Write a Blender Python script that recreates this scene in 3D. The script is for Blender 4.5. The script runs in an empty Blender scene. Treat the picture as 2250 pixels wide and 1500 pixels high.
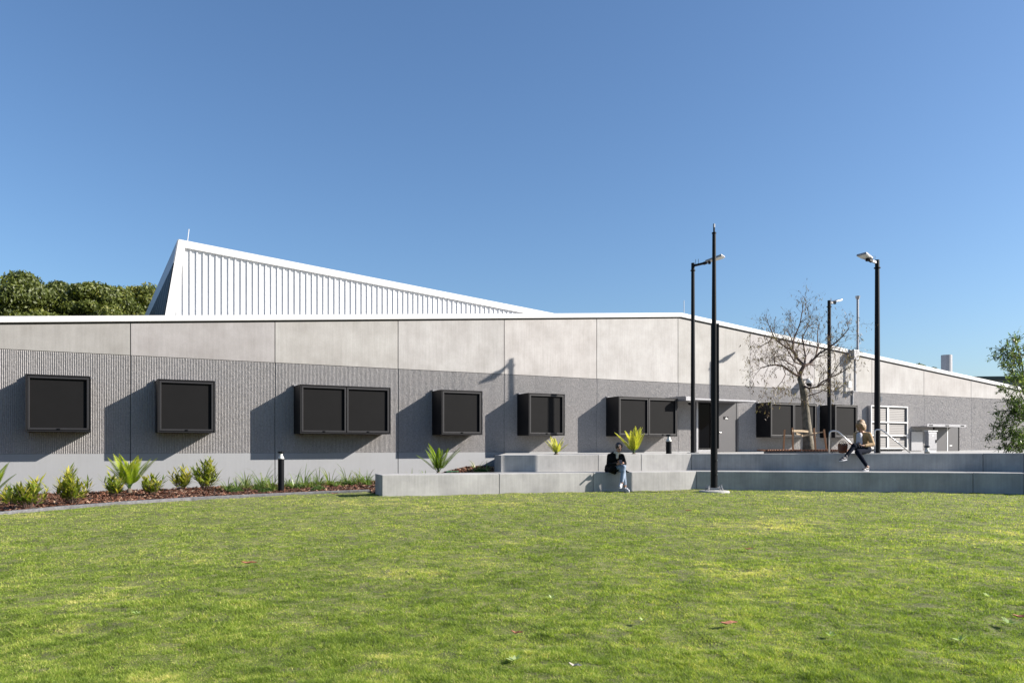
import bpy, bmesh, math, random
import numpy as np
from mathutils import Vector, Matrix, Quaternion
random.seed(7); rng = np.random.default_rng(7)
S = bpy.context.scene
COL = S.collection
# ------------------------------------------------------------------ camera
F = 1710.0; CX = 1125.0; HY = 980.0; CZ = 1.5
cam = bpy.data.cameras.new("camera"); cam.sensor_width = 36.0; cam.lens = F/2250*36
cam.shift_y = (HY-750)/2250; cam.clip_start = 0.05; cam.clip_end = 3000
camo = bpy.data.objects.new("camera", cam); COL.objects.link(camo)
camo.location = (0, 0, CZ); camo.rotation_euler = (math.radians(90), 0, 0)
S.camera = camo
# ------------------------------------------------------------------ light
SUN = Vector((1.61, -0.10, 0.84)).normalized()          # direction towards the sun
elev = math.asin(SUN.z); azim = math.atan2(SUN.x, SUN.y)
w = bpy.data.worlds.new("World"); S.world = w; w.use_nodes = True
nt = w.node_tree; nt.nodes.clear()
sky = nt.nodes.new('ShaderNodeTexSky'); sky.sky_type = 'NISHITA'; sky.sun_disc = False
sky.sun_elevation = elev; sky.sun_rotation = azim
sky.altitude = 0; sky.air_density = 1.1; sky.dust_density = 1.0; sky.ozone_density = 6.2
bg = nt.nodes.new('ShaderNodeBackground'); bg.inputs[1].default_value = 0.063
wo = nt.nodes.new('ShaderNodeOutputWorld')
nt.links.new(sky.outputs[0], bg.inputs[0]); nt.links.new(bg.outputs[0], wo.inputs[0])
sl = bpy.data.lights.new("sun", 'SUN'); sl.energy = 5.0; sl.angle = math.radians(0.53); sl.color = (1.0, 0.93, 0.84)
so = bpy.data.objects.new("sun", sl); COL.objects.link(so)
so.rotation_euler = (-SUN).to_track_quat('-Z', 'Y').to_euler(); so.location = SUN*60
S.view_settings.view_transform = 'Standard'; S.view_settings.look = 'None'
S.view_settings.exposure = 1.38; S.view_settings.gamma = 1.0

# ------------------------------------------------------------------ helpers
def at(px, py, d): return Vector(((px-CX)/F*d, d, CZ+(HY-py)/F*d))
def X_at(px, d): return (px-CX)/F*d
def Z(e): return CZ+e

class MB:
    def __init__(s): s.v = []; s.f = []
    def add(s, vs, fs):
        n = len(s.v); s.v += [tuple(v) for v in vs]; s.f += [tuple(i+n for i in f) for f in fs]; return s
    def box(s, x0, x1, y0, y1, z0, z1):
        return s.add([(x0,y0,z0),(x1,y0,z0),(x1,y1,z0),(x0,y1,z0),(x0,y0,z1),(x1,y0,z1),(x1,y1,z1),(x0,y1,z1)],
                     [(0,3,2,1),(4,5,6,7),(0,1,5,4),(1,2,6,5),(2,3,7,6),(3,0,4,7)])
    def prism(s, poly, z0, z1):     # poly: list of (x,y) ccw
        n = len(poly)
        return s.add([(x,y,z0 if not callable(z0) else z0(x,y)) for x,y in poly]+[(x,y,z1 if not callable(z1) else z1(x,y)) for x,y in poly],
            [tuple(range(n-1,-1,-1)), tuple(range(n,2*n))]+[(i,(i+1)%n,n+(i+1)%n,n+i) for i in range(n)])
    def tube(s, pts, rad, seg=10, cap=True):
        pts = [Vector(p) for p in pts]
        if not hasattr(rad, '__len__'): rad = [rad]*len(pts)
        base = len(s.v); u = None
        for i, p in enumerate(pts):
            t = (pts[min(i+1,len(pts)-1)]-pts[max(i-1,0)])
            t = t.normalized() if t.length > 1e-9 else Vector((0,0,1))
            if u is None:
                u = t.cross(Vector((0,0,1)));
                if u.length < 1e-3: u = t.cross(Vector((0,1,0)))
            u = (u - t*u.dot(t)); u.normalize()
            w_ = t.cross(u)
            for k in range(seg):
                a = 2*math.pi*(k+.5)/seg
                s.v.append(tuple(p+(u*math.cos(a)+w_*math.sin(a))*rad[i]))
        for i in range(len(pts)-1):
            for k in range(seg):
                a = base+i*seg+k; b = base+i*seg+(k+1)%seg
                s.f.append((a, b, b+seg, a+seg))
        if cap:
            s.f.append(tuple(base+k for k in range(seg-1,-1,-1)))
            e = base+(len(pts)-1)*seg; s.f.append(tuple(e+k for k in range(seg)))
        return s
    def lathe(s, c, prof, seg=24):   # prof [(r,z)]
        base = len(s.v)
        for r, z in prof:
            for k in range(seg):
                a = 2*math.pi*k/seg; s.v.append((c[0]+r*math.cos(a), c[1]+r*math.sin(a), c[2]+z))
        for i in range(len(prof)-1):
            for k in range(seg):
                a = base+i*seg+k; b = base+i*seg+(k+1)%seg; s.f.append((a,b,b+seg,a+seg))
        s.f.append(tuple(base+k for k in range(seg-1,-1,-1)))
        e = base+(len(prof)-1)*seg; s.f.append(tuple(e+k for k in range(seg)))
        return s
    def bar(s, a, b, w, h, up=Vector((0,0,1))):
        a = Vector(a); b = Vector(b); t = (b-a).normalized()
        if abs(t.dot(up)) > .99: up = Vector((0,1,0))
        u = t.cross(up).normalized(); v = u.cross(t)
        vs = []
        for p in (a, b):
            for i, j in ((-1,-1),(1,-1),(1,1),(-1,1)): vs.append(p+u*i*w/2+v*j*h/2)
        return s.add(vs, [(0,1,2,3),(7,6,5,4),(0,4,5,1),(1,5,6,2),(2,6,7,3),(3,7,4,0)])
    def build(s, name, mat, parent=None, smooth=False, bevel=0, loc=None, seg=2):
        me = bpy.data.meshes.new(name); me.from_pydata(s.v, [], s.f); me.update()
        o = bpy.data.objects.new(name, me); COL.objects.link(o); me.materials.append(mat)
        if smooth:
            me.polygons.foreach_set('use_smooth', [True]*len(me.polygons))
        if parent is not None: o.parent = parent
        if loc is not None: o.location = loc
        if bevel:
            b = o.modifiers.new('bevel', 'BEVEL'); b.width = bevel; b.segments = seg; b.limit_method = 'ANGLE'; b.angle_limit = math.radians(40)
        return o

def fast_mesh(name, V, Fc, mat, parent=None, attr=None, smooth=False):
    """V (n,3), Fc (m,k) uniform polygons"""
    V = np.asarray(V, dtype=np.float32); Fc = np.asarray(Fc, dtype=np.int32)
    me = bpy.data.meshes.new(name); m, k = Fc.shape
    me.vertices.add(len(V)); me.vertices.foreach_set('co', V.ravel())
    me.loops.add(m*k); me.loops.foreach_set('vertex_index', Fc.ravel())
    me.polygons.add(m); me.polygons.foreach_set('loop_start', np.arange(0, m*k, k, dtype=np.int32))
    me.update(calc_edges=True)
    if attr is not None:
        a = me.attributes.new('tone', 'FLOAT', 'POINT'); a.data.foreach_set('value', np.asarray(attr, dtype=np.float32))
    if smooth: me.polygons.foreach_set('use_smooth', np.ones(m, dtype=bool))
    me.materials.append(mat)
    o = bpy.data.objects.new(name, me); COL.objects.link(o)
    if parent is not None: o.parent = parent
    return o

def empty(name, loc=(0,0,0), rz=0):
    o = bpy.data.objects.new(name, None); COL.objects.link(o); o.location = loc; o.rotation_euler = (0,0,rz)
    o.empty_display_size = .2; return o
def tag(o, label=None, cat=None, group=None, kind=None):
    if label: o['label'] = label
    if cat: o['category'] = cat
    if group: o['group'] = group
    if kind: o['kind'] = kind
    return o
def copy_tree(o, parent=None):
    c = o.copy(); COL.objects.link(c); c.parent = parent
    for ch in list(o.children): copy_tree(ch, c)
    return c

# ------------------------------------------------------------------ materials
def mat(name, col, rough=.7, var=0.0, vscale=2.0, col2=None, bump=0.0, bscale=60.0, metal=0.0, spec=.5, sheen=0.0,
        stretch=(1,1,1), detail=5, obj_rand=0.0, streak=0.0, fine=0.0, fscale=40.0, coat=0.0, tint=False):
    m = bpy.data.materials.new(name); m.use_nodes = True; n = m.node_tree; L = n.links
    p = n.nodes['Principled BSDF']; p.inputs['Roughness'].default_value = rough
    p.inputs['Metallic'].default_value = metal; p.inputs['Specular IOR Level'].default_value = spec
    p.inputs['Sheen Weight'].default_value = sheen; p.inputs['Coat Weight'].default_value = coat
    tc = n.nodes.new('ShaderNodeTexCoord')
    c = n.nodes.new('ShaderNodeRGB'); c.outputs[0].default_value = (*col, 1); out = c.outputs[0]
    if var or col2:
        mp = n.nodes.new('ShaderNodeMapping'); mp.inputs['Scale'].default_value = stretch
        L.new(tc.outputs['Object'], mp.inputs[0])
        nz = n.nodes.new('ShaderNodeTexNoise'); nz.inputs['Scale'].default_value = vscale; nz.inputs['Detail'].default_value = detail
        nz.inputs['Roughness'].default_value = .6
        L.new(mp.outputs[0], nz.inputs['Vector'])
        rp = n.nodes.new('ShaderNodeValToRGB'); rp.color_ramp.elements[0].position = .32; rp.color_ramp.elements[1].position = .68
        a = tuple(x*(1-var) for x in col); b = col2 if col2 else tuple(min(1, x*(1+var)) for x in col)
        rp.color_ramp.elements[0].color = (*a, 1); rp.color_ramp.elements[1].color = (*b, 1)
        L.new(nz.outputs['Fac'], rp.inputs[0]); out = rp.outputs[0]
    def mult(fac_socket, lo, hi):
        nonlocal out
        mr = n.nodes.new('ShaderNodeMapRange'); mr.inputs['From Min'].default_value = .25; mr.inputs['From Max'].default_value = .75
        mr.inputs['To Min'].default_value = lo; mr.inputs['To Max'].default_value = hi
        L.new(fac_socket, mr.inputs['Value'])
        mx = n.nodes.new('ShaderNodeVectorMath'); mx.operation = 'SCALE'
        L.new(out, mx.inputs[0]); L.new(mr.outputs[0], mx.inputs['Scale']); out = mx.outputs[0]
    if streak:
        mp2 = n.nodes.new('ShaderNodeMapping'); mp2.inputs['Scale'].default_value = (9, 9, .5)
        L.new(tc.outputs['Object'], mp2.inputs[0])
        n2 = n.nodes.new('ShaderNodeTexNoise'); n2.inputs['Scale'].default_value = 2.2; n2.inputs['Detail'].default_value = 6
        L.new(mp2.outputs[0], n2.inputs['Vector']); mult(n2.outputs['Fac'], 1-streak, 1+streak*.6)
    if fine:
        n3 = n.nodes.new('ShaderNodeTexNoise'); n3.inputs['Scale'].default_value = fscale; n3.inputs['Detail'].default_value = 3
        L.new(tc.outputs['Object'], n3.inputs['Vector']); mult(n3.outputs['Fac'], 1-fine, 1+fine)
    if obj_rand:
        oi = n.nodes.new('ShaderNodeObjectInfo')
        mr = n.nodes.new('ShaderNodeMapRange'); mr.inputs['To Min'].default_value = 1-obj_rand; mr.inputs['To Max'].default_value = 1+obj_rand
        L.new(oi.outputs['Random'], mr.inputs['Value'])
        mx = n.nodes.new('ShaderNodeVectorMath'); mx.operation = 'SCALE'
        L.new(out, mx.inputs[0]); L.new(mr.outputs[0], mx.inputs['Scale']); out = mx.outputs[0]
    if tint:
        oi2 = n.nodes.new('ShaderNodeObjectInfo'); mx = n.nodes.new('ShaderNodeVectorMath'); mx.operation = 'MULTIPLY'
        L.new(out, mx.inputs[0]); L.new(oi2.outputs['Color'], mx.inputs[1]); out = mx.outputs[0]
    L.new(out, p.inputs['Base Color'])
    if bump:
        nb = n.nodes.new('ShaderNodeTexNoise'); nb.inputs['Scale'].default_value = bscale; nb.inputs['Detail'].default_value = 4
        L.new(tc.outputs['Object'], nb.inputs['Vector'])
        bp = n.nodes.new('ShaderNodeBump'); bp.inputs['Strength'].default_value = bump; bp.inputs['Distance'].default_value = .02
        L.new(nb.outputs['Fac'], bp.inputs['Height']); L.new(bp.outputs[0], p.inputs['Normal'])
    return m

def leafmat(name, ca, cb, cc=None, trans=.35, rough=.5, scale=1.5, spec=.35):
    """foliage: colour from the 'tone' attribute (0..1) plus slow noise; some light passes through"""
    m = bpy.data.materials.new(name); m.use_nodes = True; n = m.node_tree; L = n.links
    p = n.nodes['Principled BSDF']; p.inputs['Roughness'].default_value = rough; p.inputs['Specular IOR Level'].default_value = spec
    at_ = n.nodes.new('ShaderNodeAttribute'); at_.attribute_name = 'tone'
    rp = n.nodes.new('ShaderNodeValToRGB'); e = rp.color_ramp.elements
    e[0].color = (*ca, 1); e[1].color = (*(cc or cb), 1)
    if cc: k = e.new(.6); k.color = (*cb, 1)
    L.new(at_.outputs['Fac'], rp.inputs[0])
    tr = n.nodes.new('ShaderNodeBsdfTranslucent'); mx = n.nodes.new('ShaderNodeMixShader'); mx.inputs[0].default_value = trans
    L.new(rp.outputs[0], p.inputs['Base Color'])
    sc = n.nodes.new('ShaderNodeVectorMath'); sc.operation = 'MULTIPLY'; sc.inputs[1].default_value = (1.5, 1.6, .7)
    L.new(rp.outputs[0], sc.inputs[0]); L.new(sc.outputs[0], tr.inputs[0])
    L.new(p.outputs[0], mx.inputs[1]); L.new(tr.outputs[0], mx.inputs[2])
    L.new(mx.outputs[0], n.nodes['Material Output'].inputs[0])
    return m

M = {}
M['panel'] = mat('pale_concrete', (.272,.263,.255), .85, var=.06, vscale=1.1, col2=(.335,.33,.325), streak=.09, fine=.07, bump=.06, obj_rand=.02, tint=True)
M['rib'] = mat('hammered_concrete', (.30,.288,.284), .9, var=.16, vscale=20, fine=.22, fscale=60, bump=.2, bscale=90, obj_rand=.05)
M['plinth'] = mat('painted_plinth', (.222,.228,.238), .6, var=.03, vscale=1.2, bump=.03, streak=.03)
M['core'] = mat('dark_backing', (.06,.06,.06), .9)
M['white'] = mat('white_metal', (.49,.49,.485), .45, var=.02, vscale=1.5, streak=.015)
M['whiteclad'] = mat('white_cladding', (.54,.54,.545), .5, var=.015, vscale=1.5)
M['galv'] = mat('galvanised_steel', (.25,.25,.265), .45, var=.12, vscale=12, metal=.4)
M['steel'] = mat('brushed_stainless', (.45,.44,.43), .3, var=.06, vscale=9, metal=.85)
M['frame'] = mat('charcoal_powdercoat', (.008,.008,.0095), .55, var=.06, vscale=5, spec=.2)
M['frame2'] = mat('charcoal_sash', (.015,.0145,.0165), .5, var=.05, vscale=5, spec=.35)
M['screen'] = mat('perforated_screen', (.0045,.0045,.005), .8, var=.12, vscale=2.5, fine=.25, fscale=160, sheen=.045, spec=.12)
M['black'] = mat('black_paint', (.0025,.003,.0045), .45, var=.15, vscale=4, spec=.15)
M['blackmat'] = mat('black_rubber', (.02,.02,.02), .7)
M['glass'] = mat('dark_glass', (.002,.0025,.004), .08, spec=.03)
M['door'] = mat('grey_door_paint', (.042,.041,.046), .5, var=.05, vscale=3)
M['frost'] = mat('diffuser', (.45,.46,.43), .25)
M['seat'] = mat('cast_concrete', (.27,.265,.26), .75, var=.12, vscale=1.6, col2=(.355,.35,.34), streak=.13, fine=.05, fscale=90, bump=.08, bscale=80, obj_rand=.05)
M['paving'] = mat('paving_concrete', (.32,.315,.30), .85, var=.08, vscale=2)
M['kerb'] = mat('kerb_concrete', (.11,.11,.115), .9, var=.3, vscale=14, bump=.3, fine=.25)
M['soil'] = mat('dark_soil', (.05,.028,.018), .95, var=.4, vscale=20, bump=.5, bscale=40)
M['thatch'] = mat('lawn_thatch', (.075,.085,.022), .95, var=.35, vscale=5, col2=(.16,.165,.05), bump=.5, bscale=60)
M['earth'] = mat('distant_ground', (.09,.10,.05), .95, var=.3, vscale=.1)
M['timber'] = mat('oiled_timber', (.20,.08,.035), .6, var=.25, vscale=6, stretch=(1,1,.2))
M['stake'] = mat('hardwood_stake', (.26,.13,.06), .7, var=.25, vscale=8, stretch=(3,3,.3))
M['hessian'] = mat('hessian_strap', (.38,.29,.19), .85, var=.1, vscale=20)
M['bark'] = mat('smooth_bark', (.075,.066,.045), .85, var=.4, vscale=7, col2=(.15,.13,.095), bump=.5, bscale=30)
M['twig'] = mat('twig_bark', (.085,.055,.042), .85, var=.25, vscale=9)
M['darkbark'] = mat('dark_bark', (.09,.07,.05), .9, var=.3, vscale=3, bump=.5, bscale=12)
M['green'] = mat('green_plastic', (.04,.20,.09), .5, var=.05)
M['skin'] = mat('skin', (.30,.165,.115), .55, var=.05, vscale=14)
M['hairdark'] = mat('dark_hair', (.015,.011,.010), .4, var=.3, vscale=40, stretch=(3,3,.4), bump=.5, bscale=90)
M['hairblond'] = mat('blonde_hair', (.12,.06,.025), .45, var=.45, vscale=30, col2=(.36,.23,.11), stretch=(3,3,.35), bump=.7, bscale=80)
M['coat'] = mat('black_wool', (.004,.004,.0045), .9, var=.2, vscale=12, bump=.3, bscale=40, sheen=.03, spec=.1)
M['jacket'] = mat('beige_jacket', (.29,.19,.095), .8, var=.14, vscale=12, bump=.4, bscale=26)
M['jeans'] = mat('light_denim', (.17,.22,.30), .85, var=.28, vscale=11, bump=.4, bscale=34)
M['jeansdk'] = mat('dark_denim', (.004,.006,.013), .9, spec=.08, var=.2, vscale=14, bump=.4, bscale=34)
M['shirt'] = mat('white_cotton', (.38,.38,.42), .8, var=.06, vscale=10, bump=.3, bscale=30)
M['cream'] = mat('cream_knit', (.42,.38,.31), .85, var=.06, vscale=10)
M['shoewhite'] = mat('white_leather', (.40,.41,.45), .5, var=.08, vscale=20)
M['shoedark'] = mat('dark_shoe', (.03,.03,.04), .5, var=.1, vscale=20)
M['lips'] = mat('lips', (.30,.09,.08), .5)
M['eye'] = mat('eye', (.03,.02,.02), .2)
M['bag'] = mat('brown_leather', (.11,.032,.012), .5, var=.4, vscale=6, bump=.3, bscale=30)
M['phone'] = mat('phone_glass', (.02,.02,.025), .15)
M['lawn'] = leafmat('grass_blades', (.085,.135,.022), (.262,.345,.052), (.60,.53,.21), trans=.42, rough=.55, spec=.25)
M['mulch'] = leafmat('bark_mulch', (.045,.018,.010), (.13,.058,.036), (.38,.27,.19), trans=.0, rough=.85, spec=.2)
M['shrub'] = leafmat('shrub_leaves', (.045,.085,.015), (.16,.20,.028), (.50,.43,.09), trans=.38, rough=.4)
M['cycad'] = leafmat('cycad_fronds', (.07,.13,.015), (.22,.29,.028), (.50,.47,.07), trans=.4, rough=.4)
M['strap'] = leafmat('strap_leaves', (.05,.10,.02), (.14,.20,.045), (.34,.30,.13), trans=.3, rough=.4)
M['cover'] = leafmat('groundcover_leaves', (.035,.075,.015), (.07,.12,.025), (.12,.16,.05), trans=.3)
M['farleaf'] = leafmat('evergreen_leaves', (.018,.030,.007), (.095,.115,.020), (.24,.22,.055), trans=.25, rough=.5)
M['treeleaf'] = leafmat('lanceolate_leaves', (.025,.05,.012), (.075,.115,.030), (.27,.31,.13), trans=.4, rough=.4)
M['dryleaf'] = leafmat('drying_leaves', (.05,.030,.02), (.11,.075,.045), (.15,.14,.06), trans=.3)
M['fallen'] = mat('dead_leaf', (.25,.10,.05), .8, var=.3, vscale=20)
M['farwall'] = mat('grey_cladding', (.15,.155,.17), .6, var=.05, vscale=1)
M['farroof'] = mat('dark_green_roof_edge', (.03,.05,.045), .6)

# ------------------------------------------------------------------ ground shapes
phi = math.atan((4261-CX)/F)
U = Vector((math.sin(phi), math.cos(phi), 0)); N = Vector((math.cos(phi), -math.sin(phi), 0))   # N points out of the wall
WD = 24.71
def uw(px, n=0.0):       # distance along the wall seen at photo column px, n metres proud of the wall
    k = (px-CX)/F; d = (WD-n)/(math.sin(phi)-math.cos(phi)*k); return d*(k*math.sin(phi)+math.cos(phi))
def dw(px, n=0.0):
    k = (px-CX)/F; return (WD-n)/(math.sin(phi)-math.cos(phi)*k)
def zw(px, py, n=0.0): return Z((HY-py)/F*dw(px, n))

def Eg(X, Y):            # lawn elevation relative to the eye
    e = -1.09 - .02*max(0, -3-X) - .006*max(0, X-6)
    if Y < 16: e -= .026*(16-Y)
    return e
def EgN(X, Y):
    return -1.09 - .02*np.maximum(0, -3-X) - .006*np.maximum(0, X-6) - .026*np.maximum(0, 16-Y)
def ground_hit(px, py):
    lo = 2.0
    for i in range(4000):
        d = lo+i*.01
        if (HY-py)/F*d <= Eg(X_at(px,d), d): return (X_at(px,d), d)
    return (X_at(px,40), 40)
kerb_px = [(-420,1185),(-200,1155),(0,1131),(140,1118),(280,1107),(420,1098),(560,1091),(700,1084.5),(812,1080.5)]
kerb = [ground_hit(*p) for p in kerb_px]
Lf = [(839,17.0),(1530,19.6),(2138,18.6),(2250,18.2),(2700,16.0)]
Lf = [(X_at(a,b), b) for a, b in Lf]
Uf = [(1100,18.86,-.222),(1519,20.5,-.199),(2160,19.45,-.176),(2250,19.05,-.170),(2700,16.85,-.17)]
Uf = [(X_at(a,b), b, e) for a, b, e in Uf]
def offs(line, d):
    out = []
    for i, p in enumerate(line):
        ns = []
        for a, b in ((i-1,i),(i,i+1)):
            if a >= 0 and b < len(line):
                t = Vector((line[b][0]-line[a][0], line[b][1]-line[a][1])).normalized(); ns.append(Vector((-t.y, t.x)))
        n = sum(ns, Vector((0,0))).normalized(); k = d/n.dot(ns[0])
        out.append((p[0]+n.x*k, p[1]+n.y*k))
    return out
Lb = offs(Lf, .93)
edge_x = [k[0] for k in kerb]+[Lf[0][0]]+[p[0] for p in Lf[1:]]
edge_y = [k[1] for k in kerb]+[Lf[0][1]]+[p[1] for p in Lf[1:]]
def zedge(X): return np.interp(X, edge_x, edge_y)

# ground sheet to the horizon
MB().add([(-900,-300,Z(-1.75)),(900,-300,Z(-1.75)),(900,1500,Z(-1.75)),(-900,1500,Z(-1.75))],[(0,1,2,3)]).build('ground', M['earth'])
tag(bpy.data.objects['ground'], kind='structure')

# smooth value noise for numpy points
def vnoise(X, Y, scale, seed):
    g = np.random.default_rng(seed).random((256,256)); x = X/scale; y = Y/scale
    xi = np.floor(x).astype(int); yi = np.floor(y).astype(int); fx = x-xi; fy = y-yi
    fx = fx*fx*(3-2*fx); fy = fy*fy*(3-2*fy); xi &= 255; yi &= 255; x1 = (xi+1)&255; y1 = (yi+1)&255
    return (g[xi,yi]*(1-fx)*(1-fy)+g[x1,yi]*fx*(1-fy)+g[xi,y1]*(1-fx)*fy+g[x1,y1]*fx*fy)
def relief(X, Y):
    return .020*(vnoise(X,Y,.9,11)-.5)+.024*(vnoise(X,Y,.30,12)-.5)+.020*(vnoise(X,Y,.11,13)-.5)
# lawn sheet
def lawn_sheet():
    xs = np.arange(-14, 20.01, .06); ys = np.concatenate([np.arange(-6, 3, .5), np.arange(3, 20.6, .06)])
    GX, GY = np.meshgrid(xs, ys, indexing='ij')
    GZ = CZ+EgN(GX,GY)+relief(GX,GY)-.006
    nx, ny = GX.shape; idx = np.arange(nx*ny).reshape(nx,ny)
    q = np.stack([idx[:-1,:-1], idx[1:,:-1], idx[1:,1:], idx[:-1,1:]], -1).reshape(-1,4)
    cx = GX.ravel()[q].mean(1); cy = GY.ravel()[q].mean(1)
    q = q[cy < zedge(cx)+.12]
    o = fast_mesh('lawn', np.stack([GX,GY,GZ],-1).reshape(-1,3), q, M['thatch'], smooth=True)
    tag(o, kind='structure')
lawn_sheet()
NB = 1500000
def grass():
    px = rng.uniform(-330, 2560, NB); py = HY+ (1092-HY-22)*1.0 + (1560-1070)*rng.random(NB)**1.12
    # ray / ground (fixed point)
    Y = np.full(NB, 10.0)
    for _ in range(30): Y = -EgN((px-CX)/F*Y, Y)*F/(py-HY)
    X = (px-CX)/F*Y
    ok = (Y < zedge(X)-.015) & (Y > 2.5) & (Y < 22)
    X = X[ok]; Y = Y[ok]; n = len(X)
    # jitter inside a cell so no ray pattern is left
    X = X+rng.normal(0,.02,n); Y = Y+rng.normal(0,.05,n); ok = Y < zedge(X)-.012; X = X[ok]; Y = Y[ok]; n = len(X)
    pit = vnoise(X*.7,Y,.075,51)*.6+vnoise(X*.6,Y,.16,52)*.4; ok = (pit > .30) | (rng.random(n) < .35); X = X[ok]; Y = Y[ok]; n = len(X)
    base = CZ+EgN(X,Y)+relief(X,Y)-.008
    tuft = vnoise(X,Y,.10,21)*.45+vnoise(X,Y*.6,.30,22)*.35+vnoise(X,Y,.045,23)*.2
    h = (.006+.031*tuft**1.6)*rng.uniform(.55,1.3,n)
    wd = np.maximum(.0022, Y/778*.62)*rng.uniform(.6,1.3,n)
    h = np.maximum(h, .8*wd)
    a = rng.uniform(0, 2*math.pi, n); lean = rng.uniform(.3,1.8,n)*h
    la = a+rng.uniform(-.9,.9,n)+math.pi/2
    dx = np.cos(a)*wd/2; dy = np.sin(a)*wd/2
    V = np.empty((n,3,3), np.float32)
    V[:,0] = np.stack([X-dx, Y-dy, base],-1); V[:,1] = np.stack([X+dx, Y+dy, base],-1)
    V[:,2] = np.stack([X+np.cos(la)*lean, Y+np.sin(la)*lean, base+h],-1)
    tone = .34+.14*(vnoise(X,Y,1.9,31)-.5)+.20*(vnoise(X*.7,Y,.42,32)-.5)+.34*(vnoise(X*.6,Y,.15,33)-.5)+.46*(vnoise(X,Y,.055,36)-.5)+rng.normal(0,.20,n)
    dry = vnoise(X,Y*.7,1.2,34)*.6+vnoise(X,Y,.42,35)*.4
    tone += np.clip((dry-.62)*3.5,0,1)*.40
    tone += (rng.random(n) < .05)*rng.uniform(.2,.6,n)
    tone += .10*(Y>9)*np.minimum(1,(Y-9)/8)
    tone = np.clip(tone, 0, 1)
    o = fast_mesh('grass', V.reshape(-1,3), np.arange(n*3).reshape(n,3), M['lawn'], attr=np.repeat(tone,3))
    tag(o, 'short green mown grass covering the lawn', 'grass', kind='stuff')
grass()

# garden bed ground
def Eb(X, Y):
    # bed is level with the kerb on the left and climbs behind the concrete seat wall
    s = np.clip((X+3.4)/2.2, 0, 1); s = s*s*(3-2*s)
    return (-1.09-.02*np.maximum(0,-3-X)-.004*np.clip(Y-16,0,9))*(1-s)+(-.72)*s
def bed():
    xs = np.arange(-17, 2.0, .10); ys = np.arange(11, 32, .10)
    GX, GY = np.meshgrid(xs, ys, indexing='ij'); bn = .05*(vnoise(GX,GY,.7,41)-.5)+.03*(vnoise(GX,GY,.15,42)-.5)
    GZ = CZ+Eb(GX,GY)+bn+.01
    nx, ny = GX.shape; idx = np.arange(nx*ny).reshape(nx,ny)
    q = np.stack([idx[:-1,:-1], idx[1:,:-1], idx[1:,1:], idx[:-1,1:]], -1).reshape(-1,4)
    cx = GX.ravel()[q].mean(1); cy = GY.ravel()[q].mean(1)
    # back limit: wall line; front limit kerb / back edge of the seat wall
    wally = (WD + N.x*cx)/(-N.y) + .1
    fr = np.where(cx < kerb[-1][0], zedge(cx)+.16, np.interp(cx, [kerb[-1][0], Lb[0][0], Lb[1][0]], [kerb[-1][1]+.16, Lb[0][1]-.1, Lb[1][1]-.1]))
    lim = cx < .12+.0*cy
    q = q[(cy < wally) & (cy > fr) & lim]
    o = fast_mesh('garden_soil', np.stack([GX,GY,GZ],-1).reshape(-1,3), q, M['soil'], smooth=True); tag(o, kind='structure')
    # chips
    n = 60000
    px = rng.uniform(-300, 1110, n); Y = rng.uniform(12, 27, n); X = (px-CX)/F*Y
    wally = (WD + N.x*X)/(-N.y)
    fr = np.where(X < kerb[-1][0], zedge(X)+.15, np.interp(X, [kerb[-1][0], Lb[0][0], Lb[1][0]], [kerb[-1][1]+.15, Lb[0][1]-.05, Lb[1][1]-.05]))
    ok = (Y > fr) & (Y < wally-.03) & (X < .1); X = X[ok]; Y = Y[ok]; n = len(X)
    zz = CZ+Eb(X,Y)+.05*(vnoise(X,Y,.7,41)-.5)+.03*(vnoise(X,Y,.15,42)-.5)+.018
    L_ = rng.uniform(.02,.055,n); W_ = L_*rng.uniform(.25,.5,n)
    a = rng.uniform(0,2*math.pi,n); t1 = rng.normal(0,.45,n); t2 = rng.normal(0,.5,n)
    ux = np.stack([np.cos(a)*np.cos(t1), np.sin(a)*np.cos(t1), np.sin(t1)],-1)
    vx = np.stack([-np.sin(a)*np.cos(t2), np.cos(a)*np.cos(t2), np.sin(t2)],-1)
    C = np.stack([X,Y,zz+rng.uniform(0,.02,n)],-1)
    V = np.stack([C-ux*L_[:,None]-vx*W_[:,None]*.6, C+ux*L_[:,None]*.8-vx*W_[:,None], C+ux*L_[:,None]+vx*W_[:,None]*.7, C-ux*L_[:,None]*.7+vx*W_[:,None]],1)
    tone = np.clip(rng.normal(.42,.24,n),0,1)
    o = fast_mesh('bark_mulch', V.reshape(-1,3), np.arange(n*4).reshape(n,4), M['mulch'], attr=np.repeat(tone,4))
    tag(o, 'reddish brown bark chip mulch in the garden bed', 'mulch', kind='stuff')
bed()
# kerb strip
def kerb_strip():
    m = MB(); n = len(kerb); pts = []
    for i in range(n-1):
        for k in range(6):
            t = k/6; pts.append((kerb[i][0]*(1-t)+kerb[i+1][0]*t, kerb[i][1]*(1-t)+kerb[i+1][1]*t))
    pts.append(kerb[-1])
    b = offs(pts, .17)
    vs = []; fs = []
    for (x,y),(x2,y2) in zip(pts, b):
        z = CZ+Eg(x,y)
        vs += [(x,y,z-.1),(x,y,z+.045),(x+.0,y+.008,z+.055),(x2,y2,z+.055),(x2,y2,z-.1)]
    for i in range(len(pts)-1):
        for k in range(4):
            a = i*5+k; fs.append((a, a+5, a+6, a+1))
    m.add(vs, fs); o = m.build('kerb', M['kerb']); tag(o, kind='structure')
kerb_strip()

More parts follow.
